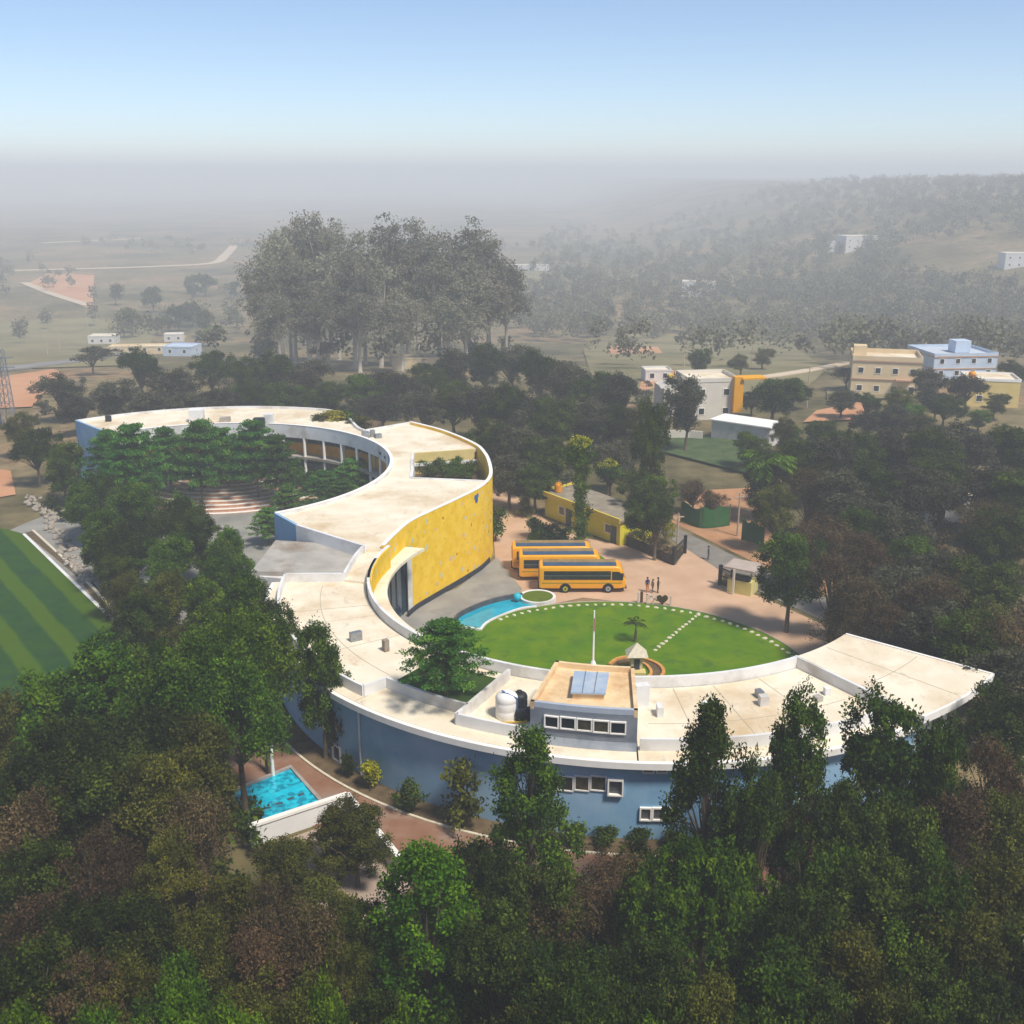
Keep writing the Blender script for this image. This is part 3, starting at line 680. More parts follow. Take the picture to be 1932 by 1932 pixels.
for t in AL:
    p, q = pol(CC, RC-.3, t), pol(CC, RC+1.7, t); fl.v += [(*p, 4.85), (*q, 4.85), (*q, 5.2), (*p, 5.2)]
for i in range(len(AL)-1):
    a, b = 4*i, 4*i+4; fl.f += [(a,a+1,b+1,b),(a+1,a+2,b+2,b+1),(a+2,a+3,b+3,b+2),(a+3,a,b,b+3)]
fl.m = [0]*len(fl.f); part(fl, "corridor_floor", GREYROOF)
part(MB().strip([pol(CC, RC+2.7, t) for t in AL], .2, 0, 4.85), "stage_wall", GREYROOF)
for i in range(22):
    t = -46 + i*8.1; x, y = pol(CC, RC, t); part(MB().lathe((x, y, 0), [(.2,0),(.2,7.76)], 12), "column", COPING)
for i in range(11):
    t = -40 + i*15.5; a = pol(CC, RC+1.4, t); b = pol(CC, RC+1.4, t+1.6); part(MB().strip([a, b], .24, 5.2, 8.3), "corridor_pier", YEDGE)
for t in (19, 24.5):
    a, b = pol(CC, RC-.2, t), pol(CC, RC-.2, t+2.2); part(MB().strip([a, b], .03, 8.35, 8.65), "wall_lettering", mat("teal_lettering", (0.03,0.10,0.11), rough=.6))
part(MB().strip([pol(CC, RC-.19, q) for q in ang(-2, 15, 8)], .03, 7.8, 9.45), "teal_panel", mat("teal_paint", (0.20,0.40,0.45), (0.26,0.46,0.50), .8, .8))
# things standing on the ring roof
for (x, y, w_, d_, h_, m) in ((372,795,1.9,1.6,1.7,WHITE),(425,795,1.4,1.0,.6,GREYROOF),(490,805,1.5,1.2,1.2,DARK),(508,802,1.2,1.4,1.6,WHITE),(205,795,.7,.6,.8,DARK)):
    X, Y = P(x, y, zh); part(MB().obox((X, Y, zh+h_/2), (w_, d_, h_), R(5)), "roof_cabin", m)
for (x, y, w_, h_) in ((690,826,.9,.8),(703,824,.6,.9),(714,826,.8,.5)):
    X, Y = P(x, y, zh); part(MB().obox((X, Y, zh+h_/2), (w_, w_, h_), R(20)), "air_vent", STEEL)

# --- courtyard floor and amphitheatre
sheet("courtyard_floor", arc(CC, RC+2.5, 0, 359, 70), 0.04, PLAZA)
S0 = P(440, 905)
amph = empty("amphitheatre", (S0[0], S0[1], 0), "open-air amphitheatre of curved brick steps with pale edges", "amphitheatre")
for i in range(8):
    r = 7.6 + i*1.2; zt = .12 + (7-i)*.2
    st = MB().strip([pol(S0, r+.6, t) for t in ang(-160, -20, 30)], 1.2, 0.0, zt).build("step", BRICK, amph)
    MB().strip([pol(S0, r+.92, t) for t in ang(-160, -20, 30)], .5, zt+.001, zt+.05).build("nosing", COPING, st)
MB().prism(arc(S0, 7.6, 0, 350, 36), .05, 1.75).build("stage", BRICK, amph)
PANEL = mat("grey_panel", "#8e8c8a", "#a3a09c", 1.2, .7)
for i in range(6):
    t = 60+i*11; a_, b_ = pol(CC, RC+2.4, t), pol(CC, RC+2.4, t+9.6)
    MB().strip([a_, b_], .12, .9, 3.6).build("stage_panel", PANEL, school)

# ================================================================== TREES
rng = np.random.default_rng(11)
def unit(v): return v / np.maximum(np.linalg.norm(v, axis=1, keepdims=True), 1e-9)
def leaves(cent, dirs, nrm, L, W, tint):
    """one folded diamond per leaf; returns verts (4n), tint (4n)"""
    d = unit(dirs); s = unit(np.cross(d, nrm)); n2 = np.cross(s, d)
    L = L[:, None]; W = W[:, None]
    a = cent - d*L*.5; b = cent + s*W*.5 + n2*W*.18; c = cent + d*L*.5 - n2*L*.10; e = cent - s*W*.5 + n2*W*.18
    v = np.stack([a, b, c, e], 1).reshape(-1, 3)
    return v, np.repeat(tint, 4)
def leaf_mesh(name, v, t, m):
    n = len(v)//4; me = bpy.data.meshes.new(name)
    me.vertices.add(len(v)); me.vertices.foreach_set("co", v.astype(np.float32).ravel())
    me.loops.add(n*4); me.loops.foreach_set("vertex_index", np.arange(n*4, dtype=np.int32))
    me.polygons.add(n); me.polygons.foreach_set("loop_start", np.arange(0, n*4, 4, dtype=np.int32)); me.polygons.foreach_set("loop_total", np.full(n, 4, dtype=np.int32))
    at = me.attributes.new("tint", 'FLOAT', 'POINT'); at.data.foreach_set("value", t.astype(np.float32))
    me.materials.append(m); me.update(calc_edges=True); return me
def clump_leaves(cc, per, spread, L, W, up=0.6, droop=0.0, flat=1.0, outw=None):
    n = len(cc)*per
    c0 = np.repeat(cc, per, 0); o = rng.normal(size=(n, 3)); o = unit(o)*np.abs(rng.normal(0.75, .3, size=(n, 1)))
    o[:, 2] *= flat
    sp = np.repeat(spread if hasattr(spread, '__len__') else np.full(len(cc), spread), per)[:, None]
    c = c0 + o*sp
    d = rng.normal(size=(n, 3)) + o*0.9; d[:, 2] -= droop
    nr = rng.normal(size=(n, 3))*.55 + np.array([0, 0, up]) + o*.5
    ct = np.repeat(rng.uniform(0, 1, len(cc)), per)
    t = np.clip(.68*ct**1.2 + .36*rng.uniform(0, 1, n), 0, 1)
    ll = L*rng.uniform(.7, 1.3, n); return leaves(c, d, nr, ll, ll*W, t)
def limbs(cc, trunk_h, r0, H, nl, lean=0.0, n=7, fork=0.35):
    mbx = MB(); top = Vector((lean, lean*.4, trunk_h))
    base = [(0,0,-.5), (lean*.15,0,trunk_h*.35), (lean*.5,lean*.1,trunk_h*.7), tuple(top)]
    mbx.tube(base, [r0*1.25, r0, r0*.85, r0*.7], n)
    mbx.tube([tuple(top), (lean*1.1, lean*.5, trunk_h+(H-trunk_h)*.55)], [r0*.7, r0*.2], n-1)
    idx = rng.permutation(len(cc))[:nl]
    for i in idx:
        e = Vector(cc[i]); st = Vector((lean*.7, lean*.3, min(max(trunk_h*.75, e.z*fork), e.z*.9)))
        mid = (st+e)*.5 + Vector(rng.normal(0, .18, 3)); mid.z += .1*(e-st).length
        mbx.tube([tuple(st), tuple(mid), tuple(e)], [r0*.42, r0*.25, r0*.09], 5, cap=False)
    return mbx
def limb_mesh(mbx, m):
    o = mbx.build("trunk", m, None, smooth=True); d = o.data; bpy.data.objects.remove(o); return d

LM = dict(  # near-leaf ramps stretched to paint in bright highlights and near-black gaps
    dark=leafmat("leaf_dark", (0.008, 0.014, 0.002), (0.034, 0.056, 0.005), (0.105, 0.150, 0.010)),
    green=leafmat("leaf_green", (0.012, 0.028, 0.002), (0.046, 0.096, 0.004), (0.135, 0.215, 0.008)),
    vivid=leafmat("leaf_vivid", (0.018, 0.052, 0.001), (0.076, 0.160, 0.002), (0.190, 0.300, 0.006), .32),
    olive=leafmat("leaf_olive", (0.024, 0.026, 0.003), (0.084, 0.090, 0.010), (0.190, 0.180, 0.018)),
    brown=leafmat("leaf_brown", (0.034, 0.022, 0.009), (0.098, 0.064, 0.028), (0.200, 0.132, 0.056)),
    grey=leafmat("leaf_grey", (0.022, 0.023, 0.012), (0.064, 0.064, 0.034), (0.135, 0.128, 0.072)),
    gum=leafmat("leaf_gum_hazed", (0.135, 0.128, 0.084), (0.220, 0.204, 0.134), (0.320, 0.292, 0.200)),  # pale dry foliage, lightened further to paint in distance haze
    wood=leafmat("leaf_wood_hazed", (0.110, 0.106, 0.062), (0.185, 0.174, 0.104), (0.270, 0.248, 0.150)),  # dry-season tone with the fade of far haze mixed into the colour
    yellow=leafmat("leaf_yellow", (0.160, 0.170, 0.008), (0.360, 0.340, 0.010), (0.560, 0.480, 0.012), .32),
    court=leafmat("leaf_court", (0.022, 0.085, 0.012), (0.065, 0.190, 0.024), (0.180, 0.340, 0.030), .35),
)
def crown_round(n, rx, z0, z1, lobes=7, seed=0, shell=.55):
    """clump centres spread through several overlapping lobes with gaps between them"""
    q = np.random.default_rng(seed); zc = (z0+z1)/2; hz = (z1-z0)/2
    lc = unit(q.normal(size=(lobes, 3)))*q.uniform(.35, .68, (lobes, 1)); lc[0] = (0, 0, .35)
    lr = q.uniform(.34, .52, lobes)
    out = []
    while len(out) < n:
        i = q.integers(lobes); d = q.normal(size=3); d /= np.linalg.norm(d)
        if d[2] < -.55: continue
        p = lc[i] + d*lr[i]*(shell+(1-shell)*q.uniform()**.5)
        out.append((p[0]*rx, p[1]*rx, zc+p[2]*hz))
    return np.array(out)
PROTO = {}
def proto(kind, i, tm, lm, cm, v, t): PROTO.setdefault(kind, []).append((limb_mesh(tm, BARKPALE if kind in ('euc',) else BARK), leaf_mesh("crown", v, t, LM[lm])))
def make_protos():
    # broad rounded trees: 10 m tall, 3.6 m crown radius
    for nm, lm, per, L in (("broad", "green", 118, .225), ("dark", "dark", 135, .20), ("olive", "olive", 130, .19), ("grey", "grey", 75, .26), ("vivid", "vivid", 100, .255)):
        for i in range(3):
            cc = crown_round(170, 3.7, 1.5 + .4*i, 10.0, 8, 40+i+hash(nm) % 1 + len(nm)*7)
            v, t = clump_leaves(cc, per, rng.uniform(.36, .66, len(cc)), L, .55)
            proto(nm, i, limbs(cc, 3.4, .2, 10, 34, rng.uniform(-.4, .4)), lm, None, v, t)
    for i in range(2):      # same, on a clean bole
        cc = crown_round(170, 3.7, 4.4, 10.0, 8, 240+i); v, t = clump_leaves(cc, 145, rng.uniform(.45, .8, len(cc)), .195, .55)
        proto("bole", i, limbs(cc, 5.6, .2, 10, 16, .2), "green", None, v, t)
    # half-bare brown trees
    for i in range(3):
        cc = crown_round(120, 3.5, 2.5, 9.5, 9, 90+i, .4)
        v, t = clump_leaves(cc, 64, rng.uniform(.4, .75, len(cc)), .17, .6, droop=.3)
        proto("dry", i, limbs(cc, 3.0, .17, 9.5, 80), "brown", None, v, t)
    # upright, tapering trees
    for i, lm in enumerate(("green", "green", "dark")):
        q = np.random.default_rng(70+i); cc = []
        while len(cc) < 130:
            u = q.uniform(); z = 2.4 + 8.0*u; r = (3.0*(1-u)**.75 + .35)*(1+.3*math.sin(u*19+i))
            a = q.uniform(0, 6.283); k = q.uniform(.45, 1); cc.append((r*k*math.cos(a), r*k*math.sin(a), z))
        cc = np.array(cc); v, t = clump_leaves(cc, 135, rng.uniform(.4, .68, len(cc)), .20, .55)
        proto("upright", i, limbs(cc, 5.5, .18, 11, 34), lm, None, v, t)
    # dense narrow column-like tree
    for i in range(2):
        q = np.random.default_rng(170+i); cc = []
        while len(cc) < 170:
            u = q.uniform(); z = 1.2 + 9*u; r = 2.5*math.sin(math.pi*min(1, u*.86+.14))**.6
            a = q.uniform(0, 6.283); k = q.uniform(.6, 1); cc.append((r*k*math.cos(a), r*k*math.sin(a), z))
        cc = np.array(cc); v, t = clump_leaves(cc, 120, .5, .19, .6)
        proto("oval", i, limbs(cc, 4, .2, 10.5, 10), "vivid", None, v, t)
    # layered umbrella trees of the courtyard: flat tiers
    for i in range(3):
        q = np.random.default_rng(130+i); cc = []
        for k, (z, r) in enumerate(((2.6, 3.9), (3.7, 4.2), (4.8, 3.7), (5.9, 2.9), (6.8, 2.0), (7.6, 1.0))):
            arms = 7; ph = q.uniform(0, 6)
            for a in range(arms):
                for u in np.linspace(.25, 1, 5):
                    th = ph + a*6.283/arms + q.normal(0, .16); rr = r*u*q.uniform(.85, 1.1)
                    cc.append((rr*math.cos(th), rr*math.sin(th), z + .10*rr + q.normal(0, .1)))
        cc = np.array(cc); v, t = clump_leaves(cc, 62, rng.uniform(.5, .75, len(cc)), .28, .6, up=1.4, flat=.3)
        proto("tier", i, limbs(cc, 6.5, .13, 8, 34, fork=.85), "court", None, v, t)
    # gum trees: tall pale boles, open drooping crowns (32 m)
    for i in range(4):
        cc = crown_round(170, 6.5, 9.0, 32.0, 11, 210+i, .35)
        v, t = clump_leaves(cc, 30, rng.uniform(1.0, 1.7, len(cc)), .80, .34, up=.2, droop=.8)
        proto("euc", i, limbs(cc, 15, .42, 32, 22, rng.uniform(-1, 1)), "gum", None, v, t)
    # shrubs 1.8 m
    for i, lm in enumerate(("green", "dark", "olive", "yellow", "vivid", "brown")):
        cc = crown_round(34, 1.0, .15, 1.8, 5, 300+i, .4)
        v, t = clump_leaves(cc, 34, .28, .17, .6); proto("shrub_"+lm, i, limbs(cc, .5, .05, 1.6, 8, n=5), lm, None, v, t)
    # weeping mass of creeper over a tree
    q = np.random.default_rng(400); cc = []
    for s in range(150):
        a = q.uniform(0, 6.283); r = 4.0*q.uniform()**.5; z = 7.0 - (r/4.0)**2*2.2 + q.normal(0, .15); ln = q.uniform(1.5, 4.0)
        for u in np.linspace(0, 1, 6): cc.append((r*math.cos(a)*(1+.08*u), r*math.sin(a)*(1+.08*u), z - ln*u))
    cc = np.array(cc); v, t = clump_leaves(cc, 34, .26, .19, .5, droop=1.2)
    proto("weep", 0, limbs(cc, 3.5, .2, 7, 14), "vivid", None, v, t)
    # small far tree, few large leaf masses
    for nm, lm in (("far_green", "dark"), ("far_olive", "olive"), ("far_grey", "grey")):
        for i in range(3):
            cc = crown_round(70, 3.8, 1.2, 8.2, 6, 500+i+len(lm), .4)
            v, t = clump_leaves(cc, 26, rng.uniform(.6, 1.0, len(cc)), .62, .62)
            proto(nm, i, limbs(cc, 2.6, .2, 8, 6, n=5), lm, None, v, t)
    # feathery spreading thorn tree
    for i in range(2):
        cc = crown_round(100, 4.6, 2.6, 6.2, 7, 600+i, .3)
        v, t = clump_leaves(cc, 40, rng.uniform(.5, .9, len(cc)), .30, .4, flat=.5); proto("thorn", i, limbs(cc, 2.2, .16, 6, 18), "grey", None, v, t)
make_protos()
BASE_H = dict(bole=10.2, broad=10.2, dark=10.2, olive=10.2, grey=10.2, vivid=10.2, dry=9.8, upright=10.8, oval=10.5, tier=7.9, euc=32.5, weep=7.2, far_green=8.4, far_olive=8.4, far_grey=8.4, thorn=6.4)
BASE_R = dict(bole=3.7, broad=3.7, dark=3.7, olive=3.7, grey=3.7, vivid=3.7, dry=3.6, upright=3.1, oval=2.6, tier=4.4, euc=7.0, weep=4.4, far_green=4.0, far_olive=4.0, far_grey=4.0, thorn=4.8)
WORD = dict(bole="green tree on a clean bole", broad="green broadleaf tree", dark="dark green broadleaf tree", olive="olive green tree", grey="grey green tree", vivid="bright green tree", dry="brown half-bare tree",
            upright="upright tapering green tree", oval="dense oval bright green tree", tier="layered umbrella tree", euc="tall pale-trunked gum tree", weep="tree draped in bright creeper",
            far_green="small dark tree", far_olive="small olive tree", far_grey="small grey tree", thorn="spreading feathery thorn tree")
TREES = []
def plant(kind, X, Y, h, r, place, group, label=None, name=None, zb=None, lm=None):
    if kind.startswith("shrub"):
        sz, sr = h/1.85, r/1.05; bank = PROTO[kind]
    else: sz, sr = h/BASE_H[kind], r/BASE_R[kind]; bank = PROTO[kind]
    tm, cm = bank[random.randrange(len(bank))]
    z = gz(X, Y) if zb is None else zb
    nm = name or ("shrub" if kind.startswith("shrub") else "tree")
    root = empty(nm, (X, Y, z)); root.rotation_euler = (0, 0, random.uniform(0, 6.283)); root.scale = (sr, sr, sz)
    a = bpy.data.objects.new("trunk" if not kind.startswith("shrub") else "stems", tm); b = bpy.data.objects.new("crown" if not kind.startswith("shrub") else "foliage", cm)
    for o in (a, b): C.objects.link(o); o.parent = root
    if label: tag(root, label, "shrub" if kind.startswith("shrub") else "tree")
    if group: root["group"] = group
    TREES.append((root, kind, place, group, label, X, Y, z+h*.6)); return root
def crown_at(kind, xt, yt, h, r, place, group, label=None, zg=None, **kw):
    """tree whose top lies on the sight line (xt, yt)"""
    z = 0.0 if zg is None else zg
    for _ in range(14):
        X, Y = P(xt, yt, z+h)
        if zg is None: z = gz(X, Y)
    return plant(kind, X, Y, h, r, place, group, label, zb=z, **kw)
def based_at(kind, xb, yb, yt, r, place, group, label=None, zg=0.0, **kw):
    X, Y = P(xb, yb, zg); h = top_z(X, Y, yt)-zg
    return plant(kind, X, Y, h, r, place, group, label, zb=zg, **kw)
def clear_of_school(X, Y, r):
    d = math.hypot(X-CF[0], Y-CF[1]); a = math.degrees(math.atan2(Y-CF[1], X-CF[0]))
    if d < RE+.3+r*.55 and Y < 96: return False
    return True

# --- foreground belt (bottom of the view)
FG = "in the foreground belt"; FGG = "trees in the foreground belt"
crown_at("upright", 1000, 1372, 12.5, 3.0, FG, FGG, "tall tapering green tree standing before the stair-house windows", zg=3)
crown_at("upright", 1345, 1322, 14.0, 2.9, FG, FGG, "tall open-topped dark tree overlapping the roof right of the stair house", zg=3)
crown_at("broad", 1508, 1318, 13.0, 2.6, FG, FGG, "rounded green tree overlapping the front roof left of the end canopy", zg=3)
crown_at("broad", 1690, 1325, 12.6, 3.4, FG, FGG, "broad green tree in front of the end canopy at right", zg=3)
crown_at("oval", 800, 1585, 11.0, 2.55, FG, FGG, "dense oval bright green tree beside the brown paved path", zg=3)
crown_at("weep", 1330, 1605, 8.4, 4.4, FG, FGG, "tree draped in bright green creeper below the blue wall", zg=3)
for (k, x, y, h, r) in (
    ("dark",1440,1420,11,2.5),("dark",1600,1430,11,2.8),("dry",1890,1385,11.5,2.8),("broad",1765,1375,11.5,2.4),("dry",1800,1480,10,3.2),("olive",1905,1480,10,3),
    ("dry",1540,1500,10,2.4),("dark",1680,1500,10.5,3.2),("broad",1770,1560,10,3),("dry",1160,1600,7,2.8),("dry",1060,1660,7.5,2.8),("dark",1210,1585,5,2.2),
    ("dark",930,1570,9,2.5),("dark",1000,1640,8,3),("broad",1560,1600,9.5,3.2),("dark",1660,1640,10,3.2),("olive",1870,1600,10,3.2),
    ("olive",672,1535,5,2.6),("olive",630,1522,5.2,2.5),("olive",560,1580,6.2,2.8),("dry",350,1500,8.5,2.6),
    ("dry",330,1480,9,3.0),("dry",230,1440,9.5,3.2),("dry",120,1450,9.5,3.2),("dry",30,1470,9.5,3.4),("olive",300,1590,8.5,2.8),("dry",160,1560,9,3.3),("dark",50,1590,9,3.3),
    ("olive",420,1640,8,2.8),("dry",500,1650,8,2.6),("olive",590,1660,7.5,2.8),("dark",700,1690,8,2.5),
    ("dry",40,1680,9.5,3.2),("dark",150,1670,9.5,3.2),("dark",260,1690,9,3.2),("olive",370,1720,8.5,2.9),("dry",480,1740,8.5,2.7),("dry",590,1740,8,2.7),
    ("dark",960,1720,9,3.0),("dark",1080,1750,9,3.2),("olive",1000,1800,9,2.6),("dark",1200,1760,9,3),("dark",1500,1700,9.5,3),("olive",1600,1740,9.5,3.3),("broad",1720,1720,10,3.2),("olive",1830,1700,10,3.1),("broad",1780,1660,10,2.6),("dark",1915,1720,10,3),
    ("dark",30,1780,9.5,3),("dry",130,1790,9.5,3),("olive",230,1800,9.5,2.8),("broad",340,1820,9,2.8),("olive",450,1830,9,2.8),("olive",570,1840,9,2.6),("dark",680,1850,9,2.4),
    ("dark",1090,1850,9.5,2.8),("dark",1210,1840,9.5,2.8),("olive",1330,1850,9.5,2.6),("broad",1440,1830,9.5,3),("dark",1560,1840,9.5,3),("olive",1680,1830,9.5,2.8),("dark",1790,1830,9.5,2.8),("dark",1900,1840,9.5,2.8),
    ("vivid",30,1865,10,2.2),("vivid",190,1880,9.6,2.3),("vivid",330,1885,9.6,2.3),("vivid",470,1890,9.6,2.2),("vivid",610,1880,9.4,2.0),("vivid",720,1895,9.4,2.0),("olive",640,1760,8,2.0),
    ("dark",850,1900,9.5,2.2),("dark",960,1900,9.5,2.4),("olive",1120,1930,10,2.2),("vivid",1260,1920,9.5,2.2),("dark",1400,1920,10,2.5),("dark",1520,1930,10,2.4),("olive",1640,1930,10,2.5),("dark",1760,1920,10,2.5),("olive",1880,1925,10,2.4)):
    crown_at(k, x+random.uniform(-12,12), y+random.uniform(-14,14), h*random.uniform(.92,1.1), r*random.uniform(.82,1.0), FG, FGG, zg=3.0 if x > 330 else None)
# --- left side, between the sports field and the school
LG = "between sports field and school"; LGG = "trees in the left-hand grove"
based_at("bole", 508, 1470, 1135, 3.6, LG, LGG, "big green tree with bare brown trunk beside the turquoise pool", zg=2.5)
for (k, x, y, h, r) in (
    ("bole",405,1170,12.5,3.4),("broad",330,1220,12,3.6),("broad",250,1200,11,3.3),("bole",440,1250,11.5,3.2),("broad",180,1225,11,3.6),("dark",290,1300,11,3.4),("olive",380,1330,11,3.2),
    ("vivid",70,1262,10.5,3.2),("olive",0,1290,10.5,3.2),("dark",120,1340,11,3.4),("dark",210,1380,11,3.4),("dark",30,1390,11,3.4),("olive",310,1420,10,3.0),("broad",600,1170,10.5,2.3),
    ("olive",300,1085,9,2.9),("vivid",370,1075,9,2.6),("broad",450,1090,9.5,2.7),("dark",500,1120,9.5,2.4),("dark",255,1110,9,2.8),
    ("broad",300,1010,9,3.2),("dark",240,980,9,3.4),("broad",205,960,9,3.2),("broad",150,900,8.5,3.0),("dark",180,880,9,3.2),("broad",110,830,9,3.2),
    ("dark",60,800,9,3.2),("olive",40,770,8,3.0),("broad",250,900,9.5,3.4),("dark",320,930,9.5,3.0),("vivid",345,935,8.5,2.0),("dark",370,960,9,3.0),("vivid",420,990,7.5,2.2),("broad",175,985,7,2.4),("dark",207,1040,7.5,2.4),("olive",228,1080,7.5,2.2),("broad",420,1010,8,2.6),("vivid",455,1035,8,2.3),("dark",478,1070,8.5,2.2),("broad",400,1050,8,2.5)):
    crown_at(k, x, y, h, r*1.15, LG, LGG)
# --- layered trees inside the courtyard
CG = "inside the round courtyard"; CGG = "layered trees in the courtyard"
for (x, y, h, r) in ((195,815,10.2,4.0),(250,800,12.2,4.4),(312,810,9.8,3.7),(368,795,11.6,4.3),(425,808,9.6,3.6),(478,797,11.0,4.2),(520,824,9.6,3.5),(225,855,9.0,3.8),
                     (612,890,5.0,3.4),(662,866,6.2,3.6),(698,880,5.2,3.0),(642,908,4.4,3.0),(545,920,5.4,2.8),(502,960,4.6,2.6),(560,872,4.2,2.4)):
    o = crown_at("tier", x, y, h, r, CG, CGG, zg=0); o.rotation_euler.x = random.uniform(-.07, .07); o.rotation_euler.y = random.uniform(-.07, .07)
crown_at("broad", 583, 885, 4.0, 1.8, CG, CGG, "small round dark green tree below the court corridor", zg=0)
# --- behind the ring and the hall
BG_ = "behind the school roofs"; BGG = "trees behind the school"
for (k, x, y, h, r) in (
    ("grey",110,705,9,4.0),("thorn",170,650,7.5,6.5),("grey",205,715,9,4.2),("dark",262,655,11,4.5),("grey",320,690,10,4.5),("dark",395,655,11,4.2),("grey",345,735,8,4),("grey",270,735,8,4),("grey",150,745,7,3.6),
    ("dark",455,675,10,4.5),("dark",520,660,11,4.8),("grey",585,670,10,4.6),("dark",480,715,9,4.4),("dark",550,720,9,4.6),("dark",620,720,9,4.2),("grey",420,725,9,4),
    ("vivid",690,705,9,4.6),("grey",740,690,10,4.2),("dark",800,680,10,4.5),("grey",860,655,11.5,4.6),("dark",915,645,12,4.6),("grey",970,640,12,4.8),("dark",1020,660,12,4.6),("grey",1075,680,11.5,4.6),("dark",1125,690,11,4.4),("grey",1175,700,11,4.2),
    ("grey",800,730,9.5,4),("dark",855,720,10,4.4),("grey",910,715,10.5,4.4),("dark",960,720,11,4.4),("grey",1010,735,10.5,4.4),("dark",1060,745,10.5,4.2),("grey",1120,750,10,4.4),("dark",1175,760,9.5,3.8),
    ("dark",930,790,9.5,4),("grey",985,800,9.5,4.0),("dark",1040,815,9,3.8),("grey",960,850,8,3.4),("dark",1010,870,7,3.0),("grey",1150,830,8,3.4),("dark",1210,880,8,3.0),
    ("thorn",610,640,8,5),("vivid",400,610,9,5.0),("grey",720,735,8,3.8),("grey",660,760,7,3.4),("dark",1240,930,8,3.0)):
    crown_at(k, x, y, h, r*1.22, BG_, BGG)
crown_at("dark", 1240, 745, 16, 3.2, BG_, BGG, "tall dark leaning tree in front of the white and orange house")
crown_at("grey", 1300, 700, 13, 4.6, BG_, BGG, "dark domed tree crowding the white and orange house")
# --- right-hand wood
RG = "in the wood right of the driveway"; RGG = "trees in the right-hand wood"
based_at("broad", 1483, 1193, 990, 3.9, RG, RGG, "leafy green tree with short trunk standing on the driveway edge")
for (k, x, y, h, r) in (
    ("olive",1470,905,9,3.0),("grey",1440,850,9,3.6),("dark",1500,830,9,4.2),("grey",1560,820,9.5,4.4),("dark",1620,800,10,4.6),("grey",1690,800,10,4.6),("dark",1760,800,10,4.6),("grey",1830,800,10,4.6),("dark",1900,795,10,4.6),
    ("dry",1530,880,9,3.8),("grey",1590,880,9.5,4.2),("dark",1650,870,10,4.4),("grey",1720,870,10,4.4),("dark",1790,860,10,4.4),("grey",1860,870,10,4.4),("dark",1920,880,10,4.2),
    ("dry",1555,960,9,3.6),("broad",1635,950,9,2.8),("grey",1690,940,9.5,4),("dry",1850,940,9.5,3.8),("dark",1910,960,9.5,3.8),("broad",1730,1000,8.5,3.0),("dry",1650,1010,9,3.6),
    ("dry",1580,1040,9,3.4),("dry",1620,1080,9,3.6),("grey",1690,1060,9,3.8),("dry",1750,1080,9,3.6),("grey",1810,1030,9.5,4),("dark",1880,1050,9.5,4),("dry",1700,1140,8,3.2),("grey",1780,1140,8.5,3.6),("dark",1850,1140,9,3.6),("dry",1910,1150,9,3.4),("dry",1600,1130,7,2.8),
    ("dry",1640,1170,6.5,2.6),("grey",1880,1220,8,3.0),("dark",1925,1290,9,2.8),
    ("dry",1310,900,5,2.6),("dry",1340,920,4.5,2.2)):
    crown_at(k, x, y, h, r*1.18, RG, RGG)
based_at("broad", 1240, 992, 890, 3.0, RG, RGG, "green tree rising behind the dark hedge wall")
based_at("dark", 1208, 1008, 925, 2.4, RG, RGG, "dark tree against the guardhouse's right end")
# --- among the houses
HG = "among the houses on the right"; HGG = "trees among the far houses"
for (k, x, y, h, r) in (
    ("dark",1462,710,9,6.4),("thorn",1600,690,5.5,6),("olive",1740,775,6,4),("vivid",1720,760,5,3),("dark",1785,745,6,4),("grey",1750,690,8,5),("vivid",1850,772,4,3),("dark",1915,680,7,4),("grey",1830,700,8,4.6),("dark",1320,655,8,4),("olive",1400,665,6,4),("olive",1440,655,6,4.2),
    ("dark",1545,790,6,3.8),("olive",1700,735,6.5,4.2),("dark",1640,742,5,3.4),("grey",1770,735,6,4),("olive",1880,740,5,3.4),("grey",1590,735,5.5,4),("dark",1500,715,6,4),("grey",1420,735,5,3.4),("grey",1690,760,7,4),("grey",1640,770,6,3.6),("broad",1420,815,6,3.6),("olive",1480,790,6,3),("vivid",1500,800,5,2.4)):
    crown_at(k, x, y, h, r, HG, HGG)
# --- gum grove and mid-distance
GG = "in the gum grove"; GGG = "gum trees in the tall grove"
for (x, y, h, r) in ((500,455,27,6),(535,405,32,7),(585,372,36,7.5),(550,390,34,7),(620,385,34,7),(640,395,33,7.5),(690,425,31,7),(740,408,33,7.5),(790,398,33,8),(840,400,33,8),(885,415,32,7.5),(925,440,30,7),(955,475,26,6),
                     (560,470,27,6.5),(620,460,28,7),(670,480,27,7),(720,470,28,7),(770,470,28,7),(830,470,28,7.5),(880,480,27,7),(920,500,25,6.5),(600,540,22,6),(680,545,22,6),(760,540,22,6),(850,540,22,6.5),(530,540,21,5.5)):
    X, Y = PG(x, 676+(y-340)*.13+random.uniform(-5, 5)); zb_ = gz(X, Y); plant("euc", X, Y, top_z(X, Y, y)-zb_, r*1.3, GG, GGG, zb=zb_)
MG = "in the hazy middle distance"; MGG = "small trees in the hazy middle distance"
rr = random.Random(5)
def scatter(n, x0, x1, y0, y1, place, group, hr=(6, 10), avoid=(), kinds=("far_green", "far_olive", "far_grey")):
    k = 0; t = 0
    while k < n and t < n*20:
        t += 1; x = rr.uniform(x0, x1); y = y0+(y1-y0)*rr.random()
        if any(a <= x <= c and b <= y <= d for a, b, c, d in avoid): continue
        X, Y = PG(x, y); h = rr.uniform(*hr)*1.2; plant(rr.choice(kinds), X, Y, h, h*rr.uniform(.42, .62), place, group); k += 1
scatter(14, 190, 470, 555, 640, MG, MGG, (7, 12))
scatter(8, 960, 1160, 600, 660, MG, MGG, (6, 10))
